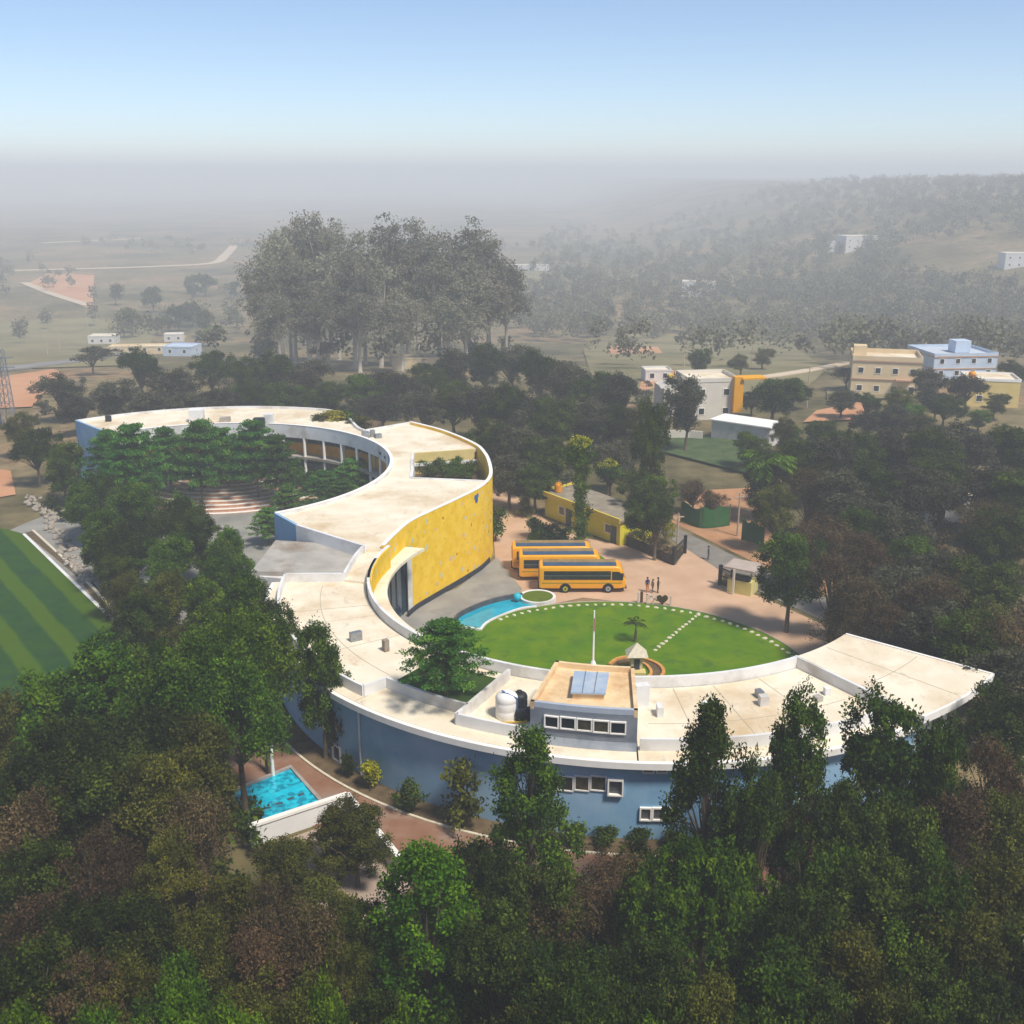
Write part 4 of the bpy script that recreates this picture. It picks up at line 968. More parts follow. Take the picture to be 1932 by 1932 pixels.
# --- far woodland that reads as one mass
def woodland(n, spots, name, label, seed):
    q = np.random.default_rng(seed); V = []; T = []
    for i in range(n):
        X, Y = spots(q); z = gz(X, Y); h = q.uniform(7, 15); r = h*q.uniform(.36, .62)
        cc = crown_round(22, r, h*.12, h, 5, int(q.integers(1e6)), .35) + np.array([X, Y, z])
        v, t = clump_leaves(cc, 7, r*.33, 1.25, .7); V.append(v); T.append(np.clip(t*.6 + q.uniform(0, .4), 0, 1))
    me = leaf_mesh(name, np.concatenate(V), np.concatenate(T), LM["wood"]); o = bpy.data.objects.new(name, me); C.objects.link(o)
    tag(o, label, "woodland", kind="stuff")
def right_spots(q):
    while True:
        Y = 470 + 1100*q.uniform()**1.3; X = q.uniform(.02, .56)*Y
        if q.uniform() < .35 + .65*ss(.1, .3, X/Y) and mnoise.noise(Vector((X*.009, Y*.006, 7.0))) > -.22: return X, Y
def left_spots(q):
    while True:
        Y = 640 + 700*q.uniform(); X = q.uniform(-.56, .08)*Y
        if mnoise.noise(Vector((X*.006, Y*.006, 2.0))) > .02: return X, Y
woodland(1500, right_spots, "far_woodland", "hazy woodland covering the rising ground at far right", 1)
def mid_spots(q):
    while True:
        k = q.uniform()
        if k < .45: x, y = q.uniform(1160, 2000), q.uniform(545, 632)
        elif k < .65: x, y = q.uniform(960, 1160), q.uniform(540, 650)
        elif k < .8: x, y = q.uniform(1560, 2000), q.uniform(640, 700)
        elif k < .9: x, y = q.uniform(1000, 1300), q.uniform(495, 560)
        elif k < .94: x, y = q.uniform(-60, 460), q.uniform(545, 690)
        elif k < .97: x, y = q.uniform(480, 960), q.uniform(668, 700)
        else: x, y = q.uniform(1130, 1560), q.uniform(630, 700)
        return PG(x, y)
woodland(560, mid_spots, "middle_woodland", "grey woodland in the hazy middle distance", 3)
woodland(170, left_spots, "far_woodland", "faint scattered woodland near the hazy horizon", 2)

# ================================================================== THINGS
def mesh_thing(mbx, name, m, label, cat, group=None, smooth=False):
    return tag(mbx.build(name, m, None, smooth), label, cat, group)
# --- school buses
BUSY = mat("bus_yellow", (0.88, 0.37, 0.0), (0.92, 0.41, 0.0), 1.2, 0.4, spec=0.5)
BUSROOF = mat("bus_roof_blue", (0.03, 0.075, 0.14), (0.05, 0.10, 0.17), 1.5, 0.6)
BUSTAN = mat("bus_roof_tan", (0.24, 0.16, 0.07), (0.32, 0.22, 0.10), 1.5, 0.8)
TYRE = mat("tyre", (0.015, 0.015, 0.016), rough=0.9)
RIMG = mat("wheel_grey", (0.35, 0.35, 0.34), rough=0.5); RIMY = mat("wheel_green", (0.35, 0.38, 0.03), rough=0.5)
LAMP = mat("lamp_glass", (0.7, 0.7, 0.66), rough=0.15); REDL = mat("tail_lamp", (0.4, 0.02, 0.02), rough=0.3)
def bus_section(x, hw, z0, z1, cr):
    pts = []
    for cx, cz, a0 in ((hw-.12, z0+.12, -90), (hw-cr, z1-cr, 0), (-(hw-cr), z1-cr, 90), (-(hw-.12), z0+.12, 180)):
        r = .12 if cz < 1.2 and z1 > 1.6 else min(cr, .3)
        if cz > z0+.2: r = cr
        for k in range(5): t = R(a0+90*k/4); pts.append((x, cx+r*math.cos(t)*(1), cz+r*math.sin(t)))
    return pts
def make_bus():
    b = empty("school_bus", (0, 0, 0))
    L = 9.1; st = [(0.0,1.0,.62,2.70,.28),(.06,1.12,.50,2.86,.3),(.3,1.18,.45,2.96,.3),(8.0,1.18,.45,2.96,.3),(8.35,1.18,.45,2.90,.32),(8.65,1.15,.47,2.66,.34),(8.86,1.10,.50,2.2,.34),(8.98,1.06,.52,1.7,.3),(9.07,1.0,.55,1.35,.22),(9.1,.95,.62,1.15,.18)]
    mbx = MB(); n = 20
    for s in st: mbx.v += bus_section(*s)
    for i in range(len(st)-1): mbx.f += [(i*n+k, i*n+(k+1)%n, (i+1)*n+(k+1)%n, (i+1)*n+k) for k in range(n)]
    mbx.f += [tuple(range(n-1,-1,-1)), tuple(range((len(st)-1)*n, len(st)*n))]; mbx.m = [0]*len(mbx.f)
    body = mbx.build("body", BUSY, b, smooth=True, local=True)
    md = body.modifiers.new("edge", 'EDGE_SPLIT'); md.split_angle = R(38)
    MB().box(.40, 8.1, -1.0, .0, 2.93, 2.99).build("roof_panel", BUSROOF, b, local=True)
    MB().box(.40, 8.1, .03, 1.0, 2.93, 2.985).build("roof_panel", BUSTAN, b, local=True)
    for s in (-1, 1):
        y0 = s*1.182
        for i in range(6):
            x0 = .50+i*1.17
            w_ = MB().box(x0, x0+1.165, min(y0,y0+s*.012), max(y0,y0+s*.012), 1.46, 2.42).build("window", DARKGLASS, b, local=True)
            MB().box(x0+.02, x0+1.10, min(y0+s*.012,y0+s*.03), max(y0+s*.012,y0+s*.03), 1.90, 1.93).build("window_bar", STEEL, w_, local=True)
        ww = MB(); pr = [(7.62,1.42),(8.78,1.42),(8.80,1.75),(8.62,2.16),(8.3,2.36),(7.62,2.36)]
        ww.add([(a,y0+s*.0,z) for a,z in pr]+[(a,y0+s*.016,z) for a,z in pr], [tuple(range(6)), tuple(range(11,5,-1))]+[(k,(k+1)%6,6+(k+1)%6,6+k) for k in range(6)])
        ww.build("driver_window" if s < 0 else "door_window", DARKGLASS, b, local=True)
        MB().box(.3, 8.7, min(y0,y0+s*.014), max(y0,y0+s*.014), 1.05, 1.13).build("side_stripe", mat("bus_green_line", (0.20,0.22,0.02), rough=.5), b, local=True)
        MB().box(.1, 8.9, min(s*1.02,s*1.13), max(s*1.02,s*1.13), .34, .52).build("skirt", TYRE, b, local=True)
        for xw, rm in ((2.75, RIMY if s < 0 else RIMG), (7.25, RIMG)):
            ar = MB(); e = 16; v = []
            for yy in (y0+s*.0, y0+s*.02): v += [(xw+.60*math.cos(math.pi*k/e), yy, .46+.60*math.sin(math.pi*k/e)) for k in range(e+1)]
            ar.add(v, [tuple(range(e+1)), tuple(range(2*e+1, e, -1))]+[(k,k+1,e+2+k,e+1+k) for k in range(e)]); ar.build("wheel_arch", TYRE, b, local=True)
            def disc(r0, ya, yb, mm, nm, par):
                q = MB(); e = 18; v = []
                for yy in (ya, yb): v += [(xw+r0*math.cos(2*math.pi*k/e), yy, .46+r0*math.sin(2*math.pi*k/e)) for k in range(e)]
                q.add(v, [tuple(range(e)), tuple(range(2*e-1,e-1,-1))]+[(k,(k+1)%e,e+(k+1)%e,e+k) for k in range(e)]); return q.build(nm, mm, par, local=True)
            wh = disc(.46, s*.90, s*1.215, TYRE, "wheel", b)
            disc(.27, s*1.215, s*1.235, rm, "rim", wh); disc(.09, s*1.235, s*1.26, TYRE, "hub", wh)
        MB().box(9.05, 9.12, s*.78-.16, s*.78+.16, .82, 1.02).build("headlight", LAMP, b, local=True)
        MB().box(-.02, .03, s*.85-.12, s*.85+.12, .9, 1.25).build("tail_light", REDL, b, local=True)
        MB().obox((8.75, s*1.32, 2.05), (.12,.26,.34)).build("mirror", TYRE, b, local=True)
    ws = MB().add([(8.69,-.92,2.52),(8.69,.92,2.52),(9.035,.88,1.52),(9.035,-.88,1.52),(8.73,-.92,2.54),(8.73,.92,2.54),(9.075,.88,1.54),(9.075,-.88,1.54)], [(0,1,2,3),(7,6,5,4),(0,4,5,1),(1,5,6,2),(2,6,7,3),(3,7,4,0)])
    ws.build("windscreen", DARKGLASS, b, local=True)
    MB().box(-.05, .02, -.8, .8, 1.6, 2.4).build("rear_window", DARKGLASS, b, local=True)
    MB().box(9.0, 9.2, -1.0, 1.0, .42, .66).build("bumper", TYRE, b, local=True); MB().box(-.1, .1, -1.0, 1.0, .42, .6).build("bumper", TYRE, b, local=True)
    return b
bus0 = make_bus()
for i, (x, y, lab) in enumerate(((1017,1119,"nearest yellow school bus, its whole side in view beside the lawn"),(979,1097,"middle yellow school bus, half hidden behind the nearest bus"),(966,1080,"farthest yellow school bus, only its roof and tail showing"))):
    o = bus0 if i == 0 else copy_tree(bus0)
    X, Y = P(x, y); o.location = (X, Y+1.18, 0.03); o.rotation_euler = (0, 0, R((0, 1, 1)[i])); tag(o, lab, "school bus", "yellow school buses parked in a row")

# --- people
SKIN = mat("skin", (0.20, 0.11, 0.07), rough=.6); HAIR = mat("hair", (0.01, 0.009, 0.008), rough=.7)
def person(X, Y, h, shirt, legs, label, face=0.0, pose=0, z=0.03, hairlen=0):
    J = dict(pel=(0,0,.53), wst=(0,.005,.62), chs=(0,0,.74), nck=(0,0,.845), hdb=(0,-.01,.88), hdm=(0,-.02,.93), hdt=(0,-.01,.985))
    sw = .035 if pose == 1 else .0
    J.update(lsh=(.10,0,.80), lel=(.135,.01,.645), lwr=(.135,-.03,.51), lhd=(.13,-.045,.46), rsh=(-.10,0,.80), rel=(-.14,.01,.645), rwr=(-.13,-.035,.51), rhd=(-.125,-.05,.46))
    J.update(lhp=(.05,0,.51), lkn=(.055,-.01-sw,.28), lan=(.055,.015-sw*1.4,.045), lto=(.06,-.06-sw*1.4,.012), rhp=(-.05,0,.51), rkn=(-.055,-.01+sw,.28), ran=(-.055,.015+sw*1.6,.045), rto=(-.06,-.06+sw*1.6,.012))
    if pose == 2: J.update(rel=(-.15,-.03,.68), rwr=(-.09,-.14,.70), rhd=(-.06,-.17,.72))
    rad = dict(pel=.085, wst=.075, chs=.088, nck=.032, hdb=.04, hdm=.056, hdt=.035, lsh=.04, lel=.028, lwr=.019, lhd=.022, rsh=.04, rel=.028, rwr=.019, rhd=.022, lhp=.062, lkn=.042, lan=.026, lto=.026, rhp=.062, rkn=.042, ran=.026, rto=.026)
    E_ = [("pel","wst"),("wst","chs"),("chs","nck"),("nck","hdb"),("hdb","hdm"),("hdm","hdt"),("chs","lsh"),("lsh","lel"),("lel","lwr"),("lwr","lhd"),("chs","rsh"),("rsh","rel"),("rel","rwr"),("rwr","rhd"),("pel","lhp"),("lhp","lkn"),("lkn","lan"),("lan","lto"),("pel","rhp"),("rhp","rkn"),("rkn","ran"),("ran","rto")]
    K = list(J); me = bpy.data.meshes.new("body"); me.from_pydata([tuple(c*h for c in J[k]) for k in K], [(K.index(a), K.index(b)) for a, b in E_], [])
    o = bpy.data.objects.new("tmp", me); C.objects.link(o)
    md = o.modifiers.new("s", 'SKIN'); 
    for k, sv in zip(K, me.skin_vertices[0].data): sv.radius = (rad[k]*h*.92, rad[k]*h*.92); sv.use_root = (k == "pel")
    o.modifiers.new("u", 'SUBSURF').levels = 1
    dg = bpy.context.evaluated_depsgraph_get(); m2 = bpy.data.meshes.new_from_object(o.evaluated_get(dg)); bpy.data.objects.remove(o)
    m2.materials.clear()
    for q in (SKIN, shirt, legs, TYRE): m2.materials.append(q)
    for pgn in m2.polygons:
        c = pgn.center/h; pgn.use_smooth = True
        arm = abs(c.x) > .118
        pgn.material_index = 3 if c.z < .035 else (0 if c.z > .835 or (arm and c.z < .60) else (1 if c.z > .535 else 2))
    root = empty("person", (X, Y, z), label, "person", None, face)
    bo = bpy.data.objects.new("body", m2); C.objects.link(bo); bo.parent = root
    hr = MB().lathe((0, .012*h, 0), [(.04*h,.90*h),(.066*h,.935*h),(.062*h,.975*h),(.03*h,1.003*h)], 10)
    if hairlen: hr.obox((0,.055*h,.86*h), (.09*h,.03*h,.14*h))
    hr.build("hair", HAIR, root, smooth=True, local=True)
    return root
cl = lambda n, a: mat("cloth_"+n, a, tuple(c*1.3 for c in a), 12, .9)
X, Y = P(1221,1118); person(X, Y, 1.70, cl("navy", (0.02,0.03,0.09)), cl("orange", (0.45,0.16,0.04)), "person in navy top and orange trousers standing right of the buses", R(20))
X, Y = P(1231,1119); person(X, Y, 1.55, cl("tan", (0.25,0.19,0.13)), cl("taupe", (0.18,0.14,0.11)), "person in tan clothes between two others near the letters", R(-60), 1)
X, Y = P(1241,1119); person(X, Y, 1.74, cl("char", (0.03,0.028,0.03)), cl("black", (0.018,0.018,0.02)), "person in dark clothes leaning in beside the tan-clothed person", R(70), 2)
X, Y = P(1336,1057); person(X, Y, 1.72, cl("slate", (0.07,0.09,0.12)), cl("grey", (0.10,0.10,0.12)), "person in slate grey walking along the road by the gate", R(90), 1)
X, Y = P(1413,1118); person(X, Y, 1.70, cl("white", (0.65,0.65,0.66)), cl("black2", (0.02,0.02,0.022)), "person in white shirt standing beside the gate booth", R(10))
X, Y = P(757,1140); person(X, Y, 1.65, cl("paleblue", (0.45,0.55,0.62)), cl("navy2", (0.03,0.035,0.06)), "person in pale blue shirt at the dark glass entrance", R(30), z=.06)

# --- row of sign characters on the lawn's far rim
WL = mat("letter_white", (0.62, 0.52, 0.44), rough=.7); BL = mat("letter_brown", (0.09, 0.045, 0.02), rough=.7); HT = mat("heart_brown", (0.055, 0.035, 0.01), rough=.7)
sg = empty("letter_sign", (*P(1234,1141), .1), "row of low upright letters with a dark heart at the lawn's edge", "sign")
def ch(name, x, y, segs, m, th=.12):
    X, Y = P(x, y); q = MB()
    for (x0, z0, x1, z1) in segs:
        L = math.hypot(x1-x0, z1-z0)+.1; q.obox((X+(x0+x1)/2, Y, .12+(z0+z1)/2), (L, .18, th), 0, 0, 0, -math.atan2(z1-z0, x1-x0))
    q.build(name, m, sg)
ch("letter", 1204, 1139, [(0,0,0,1.1)], WL, .16); ch("letter", 1210, 1139, [(0,.1,0,1.15)], BL, .26)
ch("letter", 1220, 1141, [(0,.1,0,1.05),(0,1.05,.5,.85),(.5,.85,.1,.5)], WL); ch("letter", 1231, 1142, [(0,0,.15,.6),(.15,.6,.5,.95),(.0,.75,.45,.4)], WL)
ch("letter", 1265, 1143, [(0,0,0,.95)], WL, .16)
X, Y = P(1249, 1143); n = 28; hp_ = [(16*math.sin(t)**3, 13*math.cos(t)-5*math.cos(2*t)-2*math.cos(3*t)-math.cos(4*t)) for t in [2*math.pi*k/n for k in range(n)]]
q = MB(); v = [(X+a*.036, Y-.1, .72+b*.036) for a, b in hp_] + [(X+a*.036, Y+.1, .72+b*.036) for a, b in hp_]
q.add(v, [tuple(range(n)), tuple(range(2*n-1, n-1, -1))]+[(k,(k+1)%n,n+(k+1)%n,n+k) for k in range(n)]).build("heart", HT, sg)

# --- fountain pool, ball and round planter
WATER = mat("pool_water", (0.004, 0.30, 0.42), (0.006, 0.40, 0.52), 0.8, 0.06, 0.25, bscale=3, spec=.5)
pool = empty("pool", (*P(930,1150), 0), "crescent blue pool along the plaza edge of the lawn", "pool")
o_ = [P(a, b) for a, b in ((856,1184),(868,1168),(888,1157),(920,1144),(955,1135),(986,1130))]; i_ = [P(a, b) for a, b in ((904,1191),(915,1178),(935,1167),(960,1157),(985,1149),(1012,1146))]
oc, icv = crom(o_, 5), crom(i_, 5)
MB().sheet(oc+icv[::-1], .16).build("water", WATER, pool)
MB().strip(oc, .25, 0, .62, shift=.12).build("tiled_wall", TILE, pool); MB().strip(icv, .25, 0, .22, shift=-.12).build("rim", WHITE, pool)
MB().strip([oc[0], icv[0]], .22, 0, .3).build("rim", WHITE, pool)
X, Y = P(976, 1138); mesh_thing(MB().lathe((X, Y, .1), [(.12,0),(.12,.25)]+[(.42*math.sin(t), .62-.42*math.cos(t)) for t in np.linspace(.35, 3.1, 10)], 16), "fountain_ball", mat("turquoise_paint", (0.01,0.42,0.55), (0.02,0.5,0.62), 2, .4), "turquoise ball standing at the end of the pool", "fountain", smooth=True)
X, Y = P(1014, 1132)
pl = empty("round_planter", (X, Y, 0), "round grassy planter with pale kerb between pool and buses", "planter")
MB().strip(arc((X, Y), 1.75, 0, 350, 35), .28, 0, .45, closed=True).build("kerb", WHITE, pl)
MB().sheet(arc((X, Y), 1.62, 0, 350, 30), .4).build("grass", grass_mat("planter_grass", (0.09,0.14,0.008), (0.13,0.17,0.012)), pl)
# --- shrine with looping brick bed, flagpole, young palm on the lawn
X, Y = P(1200, 1265)
sh = empty("shrine", (X, Y, .1), "small pyramid-roofed shrine beside the brick loop on the lawn", "shrine")
MB().obox((X, Y, .85), (1.0, .9, 1.5)).build("cell", mat("shrine_cream", (0.6,0.5,0.3), (0.66,0.56,0.36), 3, .8), sh)
MB().obox((X, Y-.46, .75), (.5, .06, 1.1)).build("niche", DARK, sh)
MB().add([(X-.95,Y-.85,1.6),(X+.95,Y-.85,1.6),(X+.95,Y+.85,1.6),(X-.95,Y+.85,1.6),(X,Y,2.7)], [(0,3,2,1),(0,1,4),(1,2,4),(2,3,4),(3,0,4)]).build("roof", STONE, sh)
MB().obox((X, Y-.7, .2), (1.5, .9, .22)).build("plinth", YEDGE, sh)
bed = empty("flower_bed", (*P(1215,1268), .1), "looping brick-edged flower bed curling around the shrine", "flower bed")
lp = crom([P(a, b) for a, b in ((1150,1258),(1165,1247),(1195,1243),(1225,1250),(1245,1260),(1252,1272),(1246,1283))], 6)
MB().strip(lp, .3, .08, .32).build("brick_edge", TERRA, bed)
lp2 = crom([P(a, b) for a, b in ((1168,1256),(1190,1254),(1214,1256),(1226,1266),(1228,1276),(1218,1284))], 6)
MB().strip(lp2, .26, .08, .3).build("brick_edge", TERRA, bed)
MB().sheet(lp+lp2[::-1], .13).build("soil", SOIL, bed)
fx, fy = P(1119, 1252, HZ)
fp = empty("flagpole", (fx, fy, HZ), "white flagpole rising from the stair-house roof", "flagpole")
zt = top_z(fx, fy, 1152); MB().tube([(fx,fy,HZ),(fx,fy,zt*.5+HZ*.5),(fx,fy,zt)], [.07,.06,.045], 10).build("pole", COPING, fp); MB().lathe((fx,fy,HZ-.36), [(.24,0),(.22,.3),(.12,.55)], 12).build("base", WHITE, fp)
MB().tube([(fx+.02,fy-.06,zt-1.4),(fx+.03,fy-.06,zt-.5)], [.05,.06], 6).build("furled_flag", mat("flag_cloth", (0.45,0.2,0.15), rough=.9), fp)

def palm(X, Y, h, fl, nf, label, group=None, z=0.0, m="green"):
    root = empty("palm_tree", (X, Y, z), label, "palm tree", group)
    MB().tube([(X,Y,z-.2),(X+.1,Y,z+h*.5),(X+.05,Y,z+h)], [.16,.12,.1], 8).build("trunk", BARK, root)
    cen=[]; dr=[]; nm=[]; ll=[]
    for k in range(nf):
        a = 6.283*k/nf+random.uniform(-.2,.2); el = random.uniform(.1,1.1)
        for u in np.linspace(.12, 1, 16):
            r = fl*u; zz = h + fl*(math.sin(el)*u - .75*u*u*math.cos(el*.5)); p = np.array([r*math.cos(el*.6)*math.cos(a), r*math.cos(el*.6)*math.sin(a), zz])
            for s in (-1, 1):
                side = np.array([-math.sin(a)*s, math.cos(a)*s, -.45]); d = side*.8+np.array([math.cos(a), math.sin(a), 0])*.5
                w_ = fl*.3*math.sin(math.pi*min(1,u*.85+.1)); cen.append(p+d*w_*.5); dr.append(d); nm.append([0,0,1]); ll.append(w_*1.1)
    cen=np.array(cen); v, t = leaves(cen, np.array(dr), np.array(nm)+rng.normal(0,.2,(len(cen),3)), np.array(ll), np.array(ll)*.16, rng.uniform(0,1,len(cen)))
    o = bpy.data.objects.new("fronds", leaf_mesh("fronds", v, t, LM[m])); C.objects.link(o); o.parent = root
    return root
X, Y = P(1197, 1213); palm(X, Y, 2.0, 1.3, 11, "young palm growing alone in the middle of the lawn", m="dark", z=.1)
X, Y = P(1440, 985); palm(X, Y, top_z(X, Y, 870), 4.2, 18, "tall coconut palm rising behind the green netting", z=0)
X, Y = P(1900, 1045); palm(X, Y, 8.5, 3.4, 16, "slender palm among brown trees at far right", z=0)

# --- roof-terrace garden: grass bed, layered tree, tanks
tb = [pol(CF, 26.9, t) for t in ang(-131.5, -118, 10)] + [pol(CF, 22.0, t) for t in ang(-118.5, -133, 8)]
MB().prism(tb, ZR, 9.0).build("garden_bed", grass_mat("bed_grass", (0.03,0.06,0.012), (0.05,0.09,0.015)), school)
X, Y = P(842, 1318, 9.0); plant("tier", X, Y, 5.4, 3.1, "", None, "layered bright green tree growing on the roof terrace", zb=9.0)
def tank(x, y, z, r, h, m, label, name="water_tank"):
    X, Y = P(x, y, z); t = empty(name, (X, Y, z), label, "water tank", "roof water tanks")
    MB().lathe((X, Y, z), [(r*.95,0),(r,.05),(r,h*.3),(r*.97,h*.33),(r,h*.36),(r,h*.62),(r*.97,h*.65),(r,h*.68),(r,h*.82),(r*.85,h*.92),(r*.4,h)], 22).build("body", m, t, smooth=True)
    MB().lathe((X, Y, z+h), [(r*.36,-.02),(r*.36,.08),(r*.2,.13)], 14).build("lid", m, t); return t
tank(956, 1352, ZR, .72, 1.75, COPING, "white water tank on the roof left of the stair house")
tank(980, 1345, ZR, .52, 1.5, BLACK, "black water tank right behind the white roof tank")
X, Y = P(985, 1358, ZR)
pq = empty("pump_set", (X, Y, ZR), "dark pump and pipework beside the roof tanks", "pump")
MB().obox((X, Y, ZR+.35), (.8,.5,.7)).build("motor", BLACK, pq); MB().tube([(X-.3,Y,ZR+.2),(X-.3,Y,ZR+1.5),(X-1.3,Y+.3,ZR+1.9)], .05).build("pipe", BLUEP, pq)
MB().tube([(X+.3,Y,ZR+.1),(X+.3,Y-.5,ZR+.12),(X-1.5,Y-.6,ZR+.12)], .06).build("pipe", mat("yellow_pipe", (0.6,0.38,0.03), rough=.6), pq); MB().lathe((X+.5,Y+.1,ZR), [(.3,0),(.3,.75),(.1,.85)], 12).build("cylinder", BLACK, pq)
X, Y = P(630, 790, 8.8)
for i, (x, y, h, r, k) in enumerate(((605,800,2.0,2.4,"shrub_olive"),(630,797,2.4,2.8,"shrub_yellow"),(655,798,2.4,2.8,"shrub_green"),(680,805,2.2,2.4,"shrub_olive"),(665,805,1.6,2.0,"shrub_dark"))):
    X, Y = P(x, y, 8.6); plant(k, X, Y, h, r, "in the flowering thicket behind the ring roof", "shrubs behind the ring roof", zb=8.0)
struct(MB().prism([P(585,812,7.5),P(700,822,7.5),P(720,800,7.5),P(600,785,7.5)], 0, 7.9).build("planted_terrace", SOIL))
for (x, y, h, r, k) in ((800,880,1.8,1.6,"shrub_green"),(830,882,2.0,1.8,"shrub_dark"),(860,882,2.0,1.8,"shrub_green"),(890,884,1.8,1.5,"shrub_dark"),(815,890,1.6,1.6,"shrub_dark"),(845,892,1.6,1.6,"shrub_green"),(878,892,1.7,1.6,"shrub_green")):
    X, Y = P(x, y, 7.3); plant(k, X, Y, h, r, "in the planted void of the hall roof", "shrubs in the hall void", zb=6.6)
MB().prism([(-12.0,130.0),(-4.6,132.2),(-3.2,123),(-3.0,118.0),(-11.3,119.2)], 5.9, 6.6).build("void_planter", SOIL, school)

# --- shrubs
SG = "at the foot of the blue wall"; SGG = "shrubs along the blue wall"
for (k, x, y, h, r, lab) in (("shrub_brown",625,1430,4.6,1.5,"tall reddish half-bare shrub at the left end of the blue wall"),("shrub_yellow",698,1490,2.0,1.1,"yellow-leaved shrub by the drain pipe on the blue wall"),("shrub_dark",775,1530,2.4,1.2,"dark shrub in the middle of the planting strip"),
                          ("shrub_olive",875,1560,4.6,1.9,"big grey-olive shrub left of the tall tapering tree"),("shrub_dark",655,1465,2.0,.8,"slim dark shrub left of the yellow-leaved shrub")):
    X, Y = P(x, y, 3.05); plant(k, X, Y, h, r, SG, SGG, lab, zb=3.05)
for i, t in enumerate(np.linspace(-108, -64, 13)):
    X, Y = pol(CF, 30.3, t); plant("shrub_dark", X, Y, 1.3, 1.2, SG, SGG, zb=3.05)
DGP = "beside the buses"; 
for (k, x, y, h, r, lab) in (("shrub_green",935,1020,4.6,1.8,"tall green shrub against the end of the yellow wall"),("shrub_vivid",1005,1015,2.6,1.8,"left bright shrub in the bed behind the buses"),("shrub_green",1035,1020,2.4,1.9,"middle green shrub in the bed behind the buses"),("shrub_green",1060,1025,2.2,1.7,"right green shrub in the bed behind the buses"),
                            ("shrub_olive",990,975,2.6,1.5,"olive shrub left of the yellow-green guardhouse"),("shrub_yellow",1255,1025,2.6,1.4,"yellow-flowered shrub above the dark hedge"),("shrub_green",1215,1010,3.0,1.8,"green shrub between guardhouse and hedge")):
    X, Y = P(x, y); plant(k, X, Y, h, r, DGP, None, lab, zb=0)
sheet("grass_bed", px([(985,1035),(1010,985),(1075,1020),(1135,1050),(1150,1062),(985,1062)]), .045, LAWN)
# creeper column and flowering trees by the guardhouse
X, Y = P(1094, 1042)
cc = np.array([(random.gauss(0,.35)*(1+.3*math.sin(z*1.7)), random.gauss(0,.35), z) for z in np.linspace(.3, 10.2, 150)]); v, t = clump_leaves(cc, 42, .5, .24, .6, droop=.8)
zt = top_z(X, Y, 815)
cr = empty("creeper_column", (X, Y, 0), "tall creeper-clad tree crowned with yellow blossom in front of the guardhouse", "tree")
MB().tube([(X,Y,-.2),(X,Y,5),(X,Y,zt-1)], [.2,.16,.08], 8).build("trunk", BARK, cr); o = bpy.data.objects.new("creeper", leaf_mesh("creeper", v, t, LM["green"])); C.objects.link(o); o.parent = cr
def blossoming(tr, h, r, zlo, seed):
    cc = crown_round(60, r, zlo, h-.6, 6, seed); v, t = clump_leaves(cc, 44, .5, .28, .6); o = bpy.data.objects.new("crown", leaf_mesh("crown", v, t, LM["green"])); C.objects.link(o); o.parent = tr
    cf = cc[np.argsort(-cc[:,2])[:20]]+np.array([0,0,.4]); v, t = clump_leaves(cf, 40, .42, .24, .7); o = bpy.data.objects.new("blossom", leaf_mesh("blossom", v, t, LM["yellow"])); C.objects.link(o); o.parent = tr
    return cc
blossoming(cr, zt, 2.2, zt*.66, 82)
X, Y = P(1150, 948); h = top_z(X, Y, 856); tr = empty("flowering_tree", (X, Y, 0), "yellow-flowered tree behind the guardhouse roof", "tree")
cc = blossoming(tr, h, 2.3, h*.35, 51); o = bpy.data.objects.new("trunk", limb_mesh(limbs(cc, h*.4, .16, h, 10), BARK)); C.objects.link(o); o.parent = tr

# --- houses
def face_window(par, o, u, s0, z0, wd, hg, glass, fr, depth=.05, name="window"):
    """window on a wall face: o = wall corner, u = unit direction along the wall, outward normal to the right of u"""
    n = (u[1], -u[0]); cx, cy = o[0]+u[0]*(s0+wd/2), o[1]+u[1]*(s0+wd/2); rz = math.atan2(u[1], u[0])
    f = MB()
    for dx, dz, a, b in ((0,-hg/2,wd+.16,.1),(0,hg/2,wd+.16,.1),(-wd/2,0,.1,hg-.1),(wd/2,0,.1,hg-.1)):
        f.obox((cx+u[0]*dx+n[0]*depth/2, cy+u[1]*dx+n[1]*depth/2, z0+hg/2+dz), (a, depth+.06, b), rz)
    wobj = f.build(name, fr, par); MB().obox((cx+n[0]*.02, cy+n[1]*.02, z0+hg/2), (wd-.1, .04, hg-.1), rz).build("pane", glass, wobj); return wobj
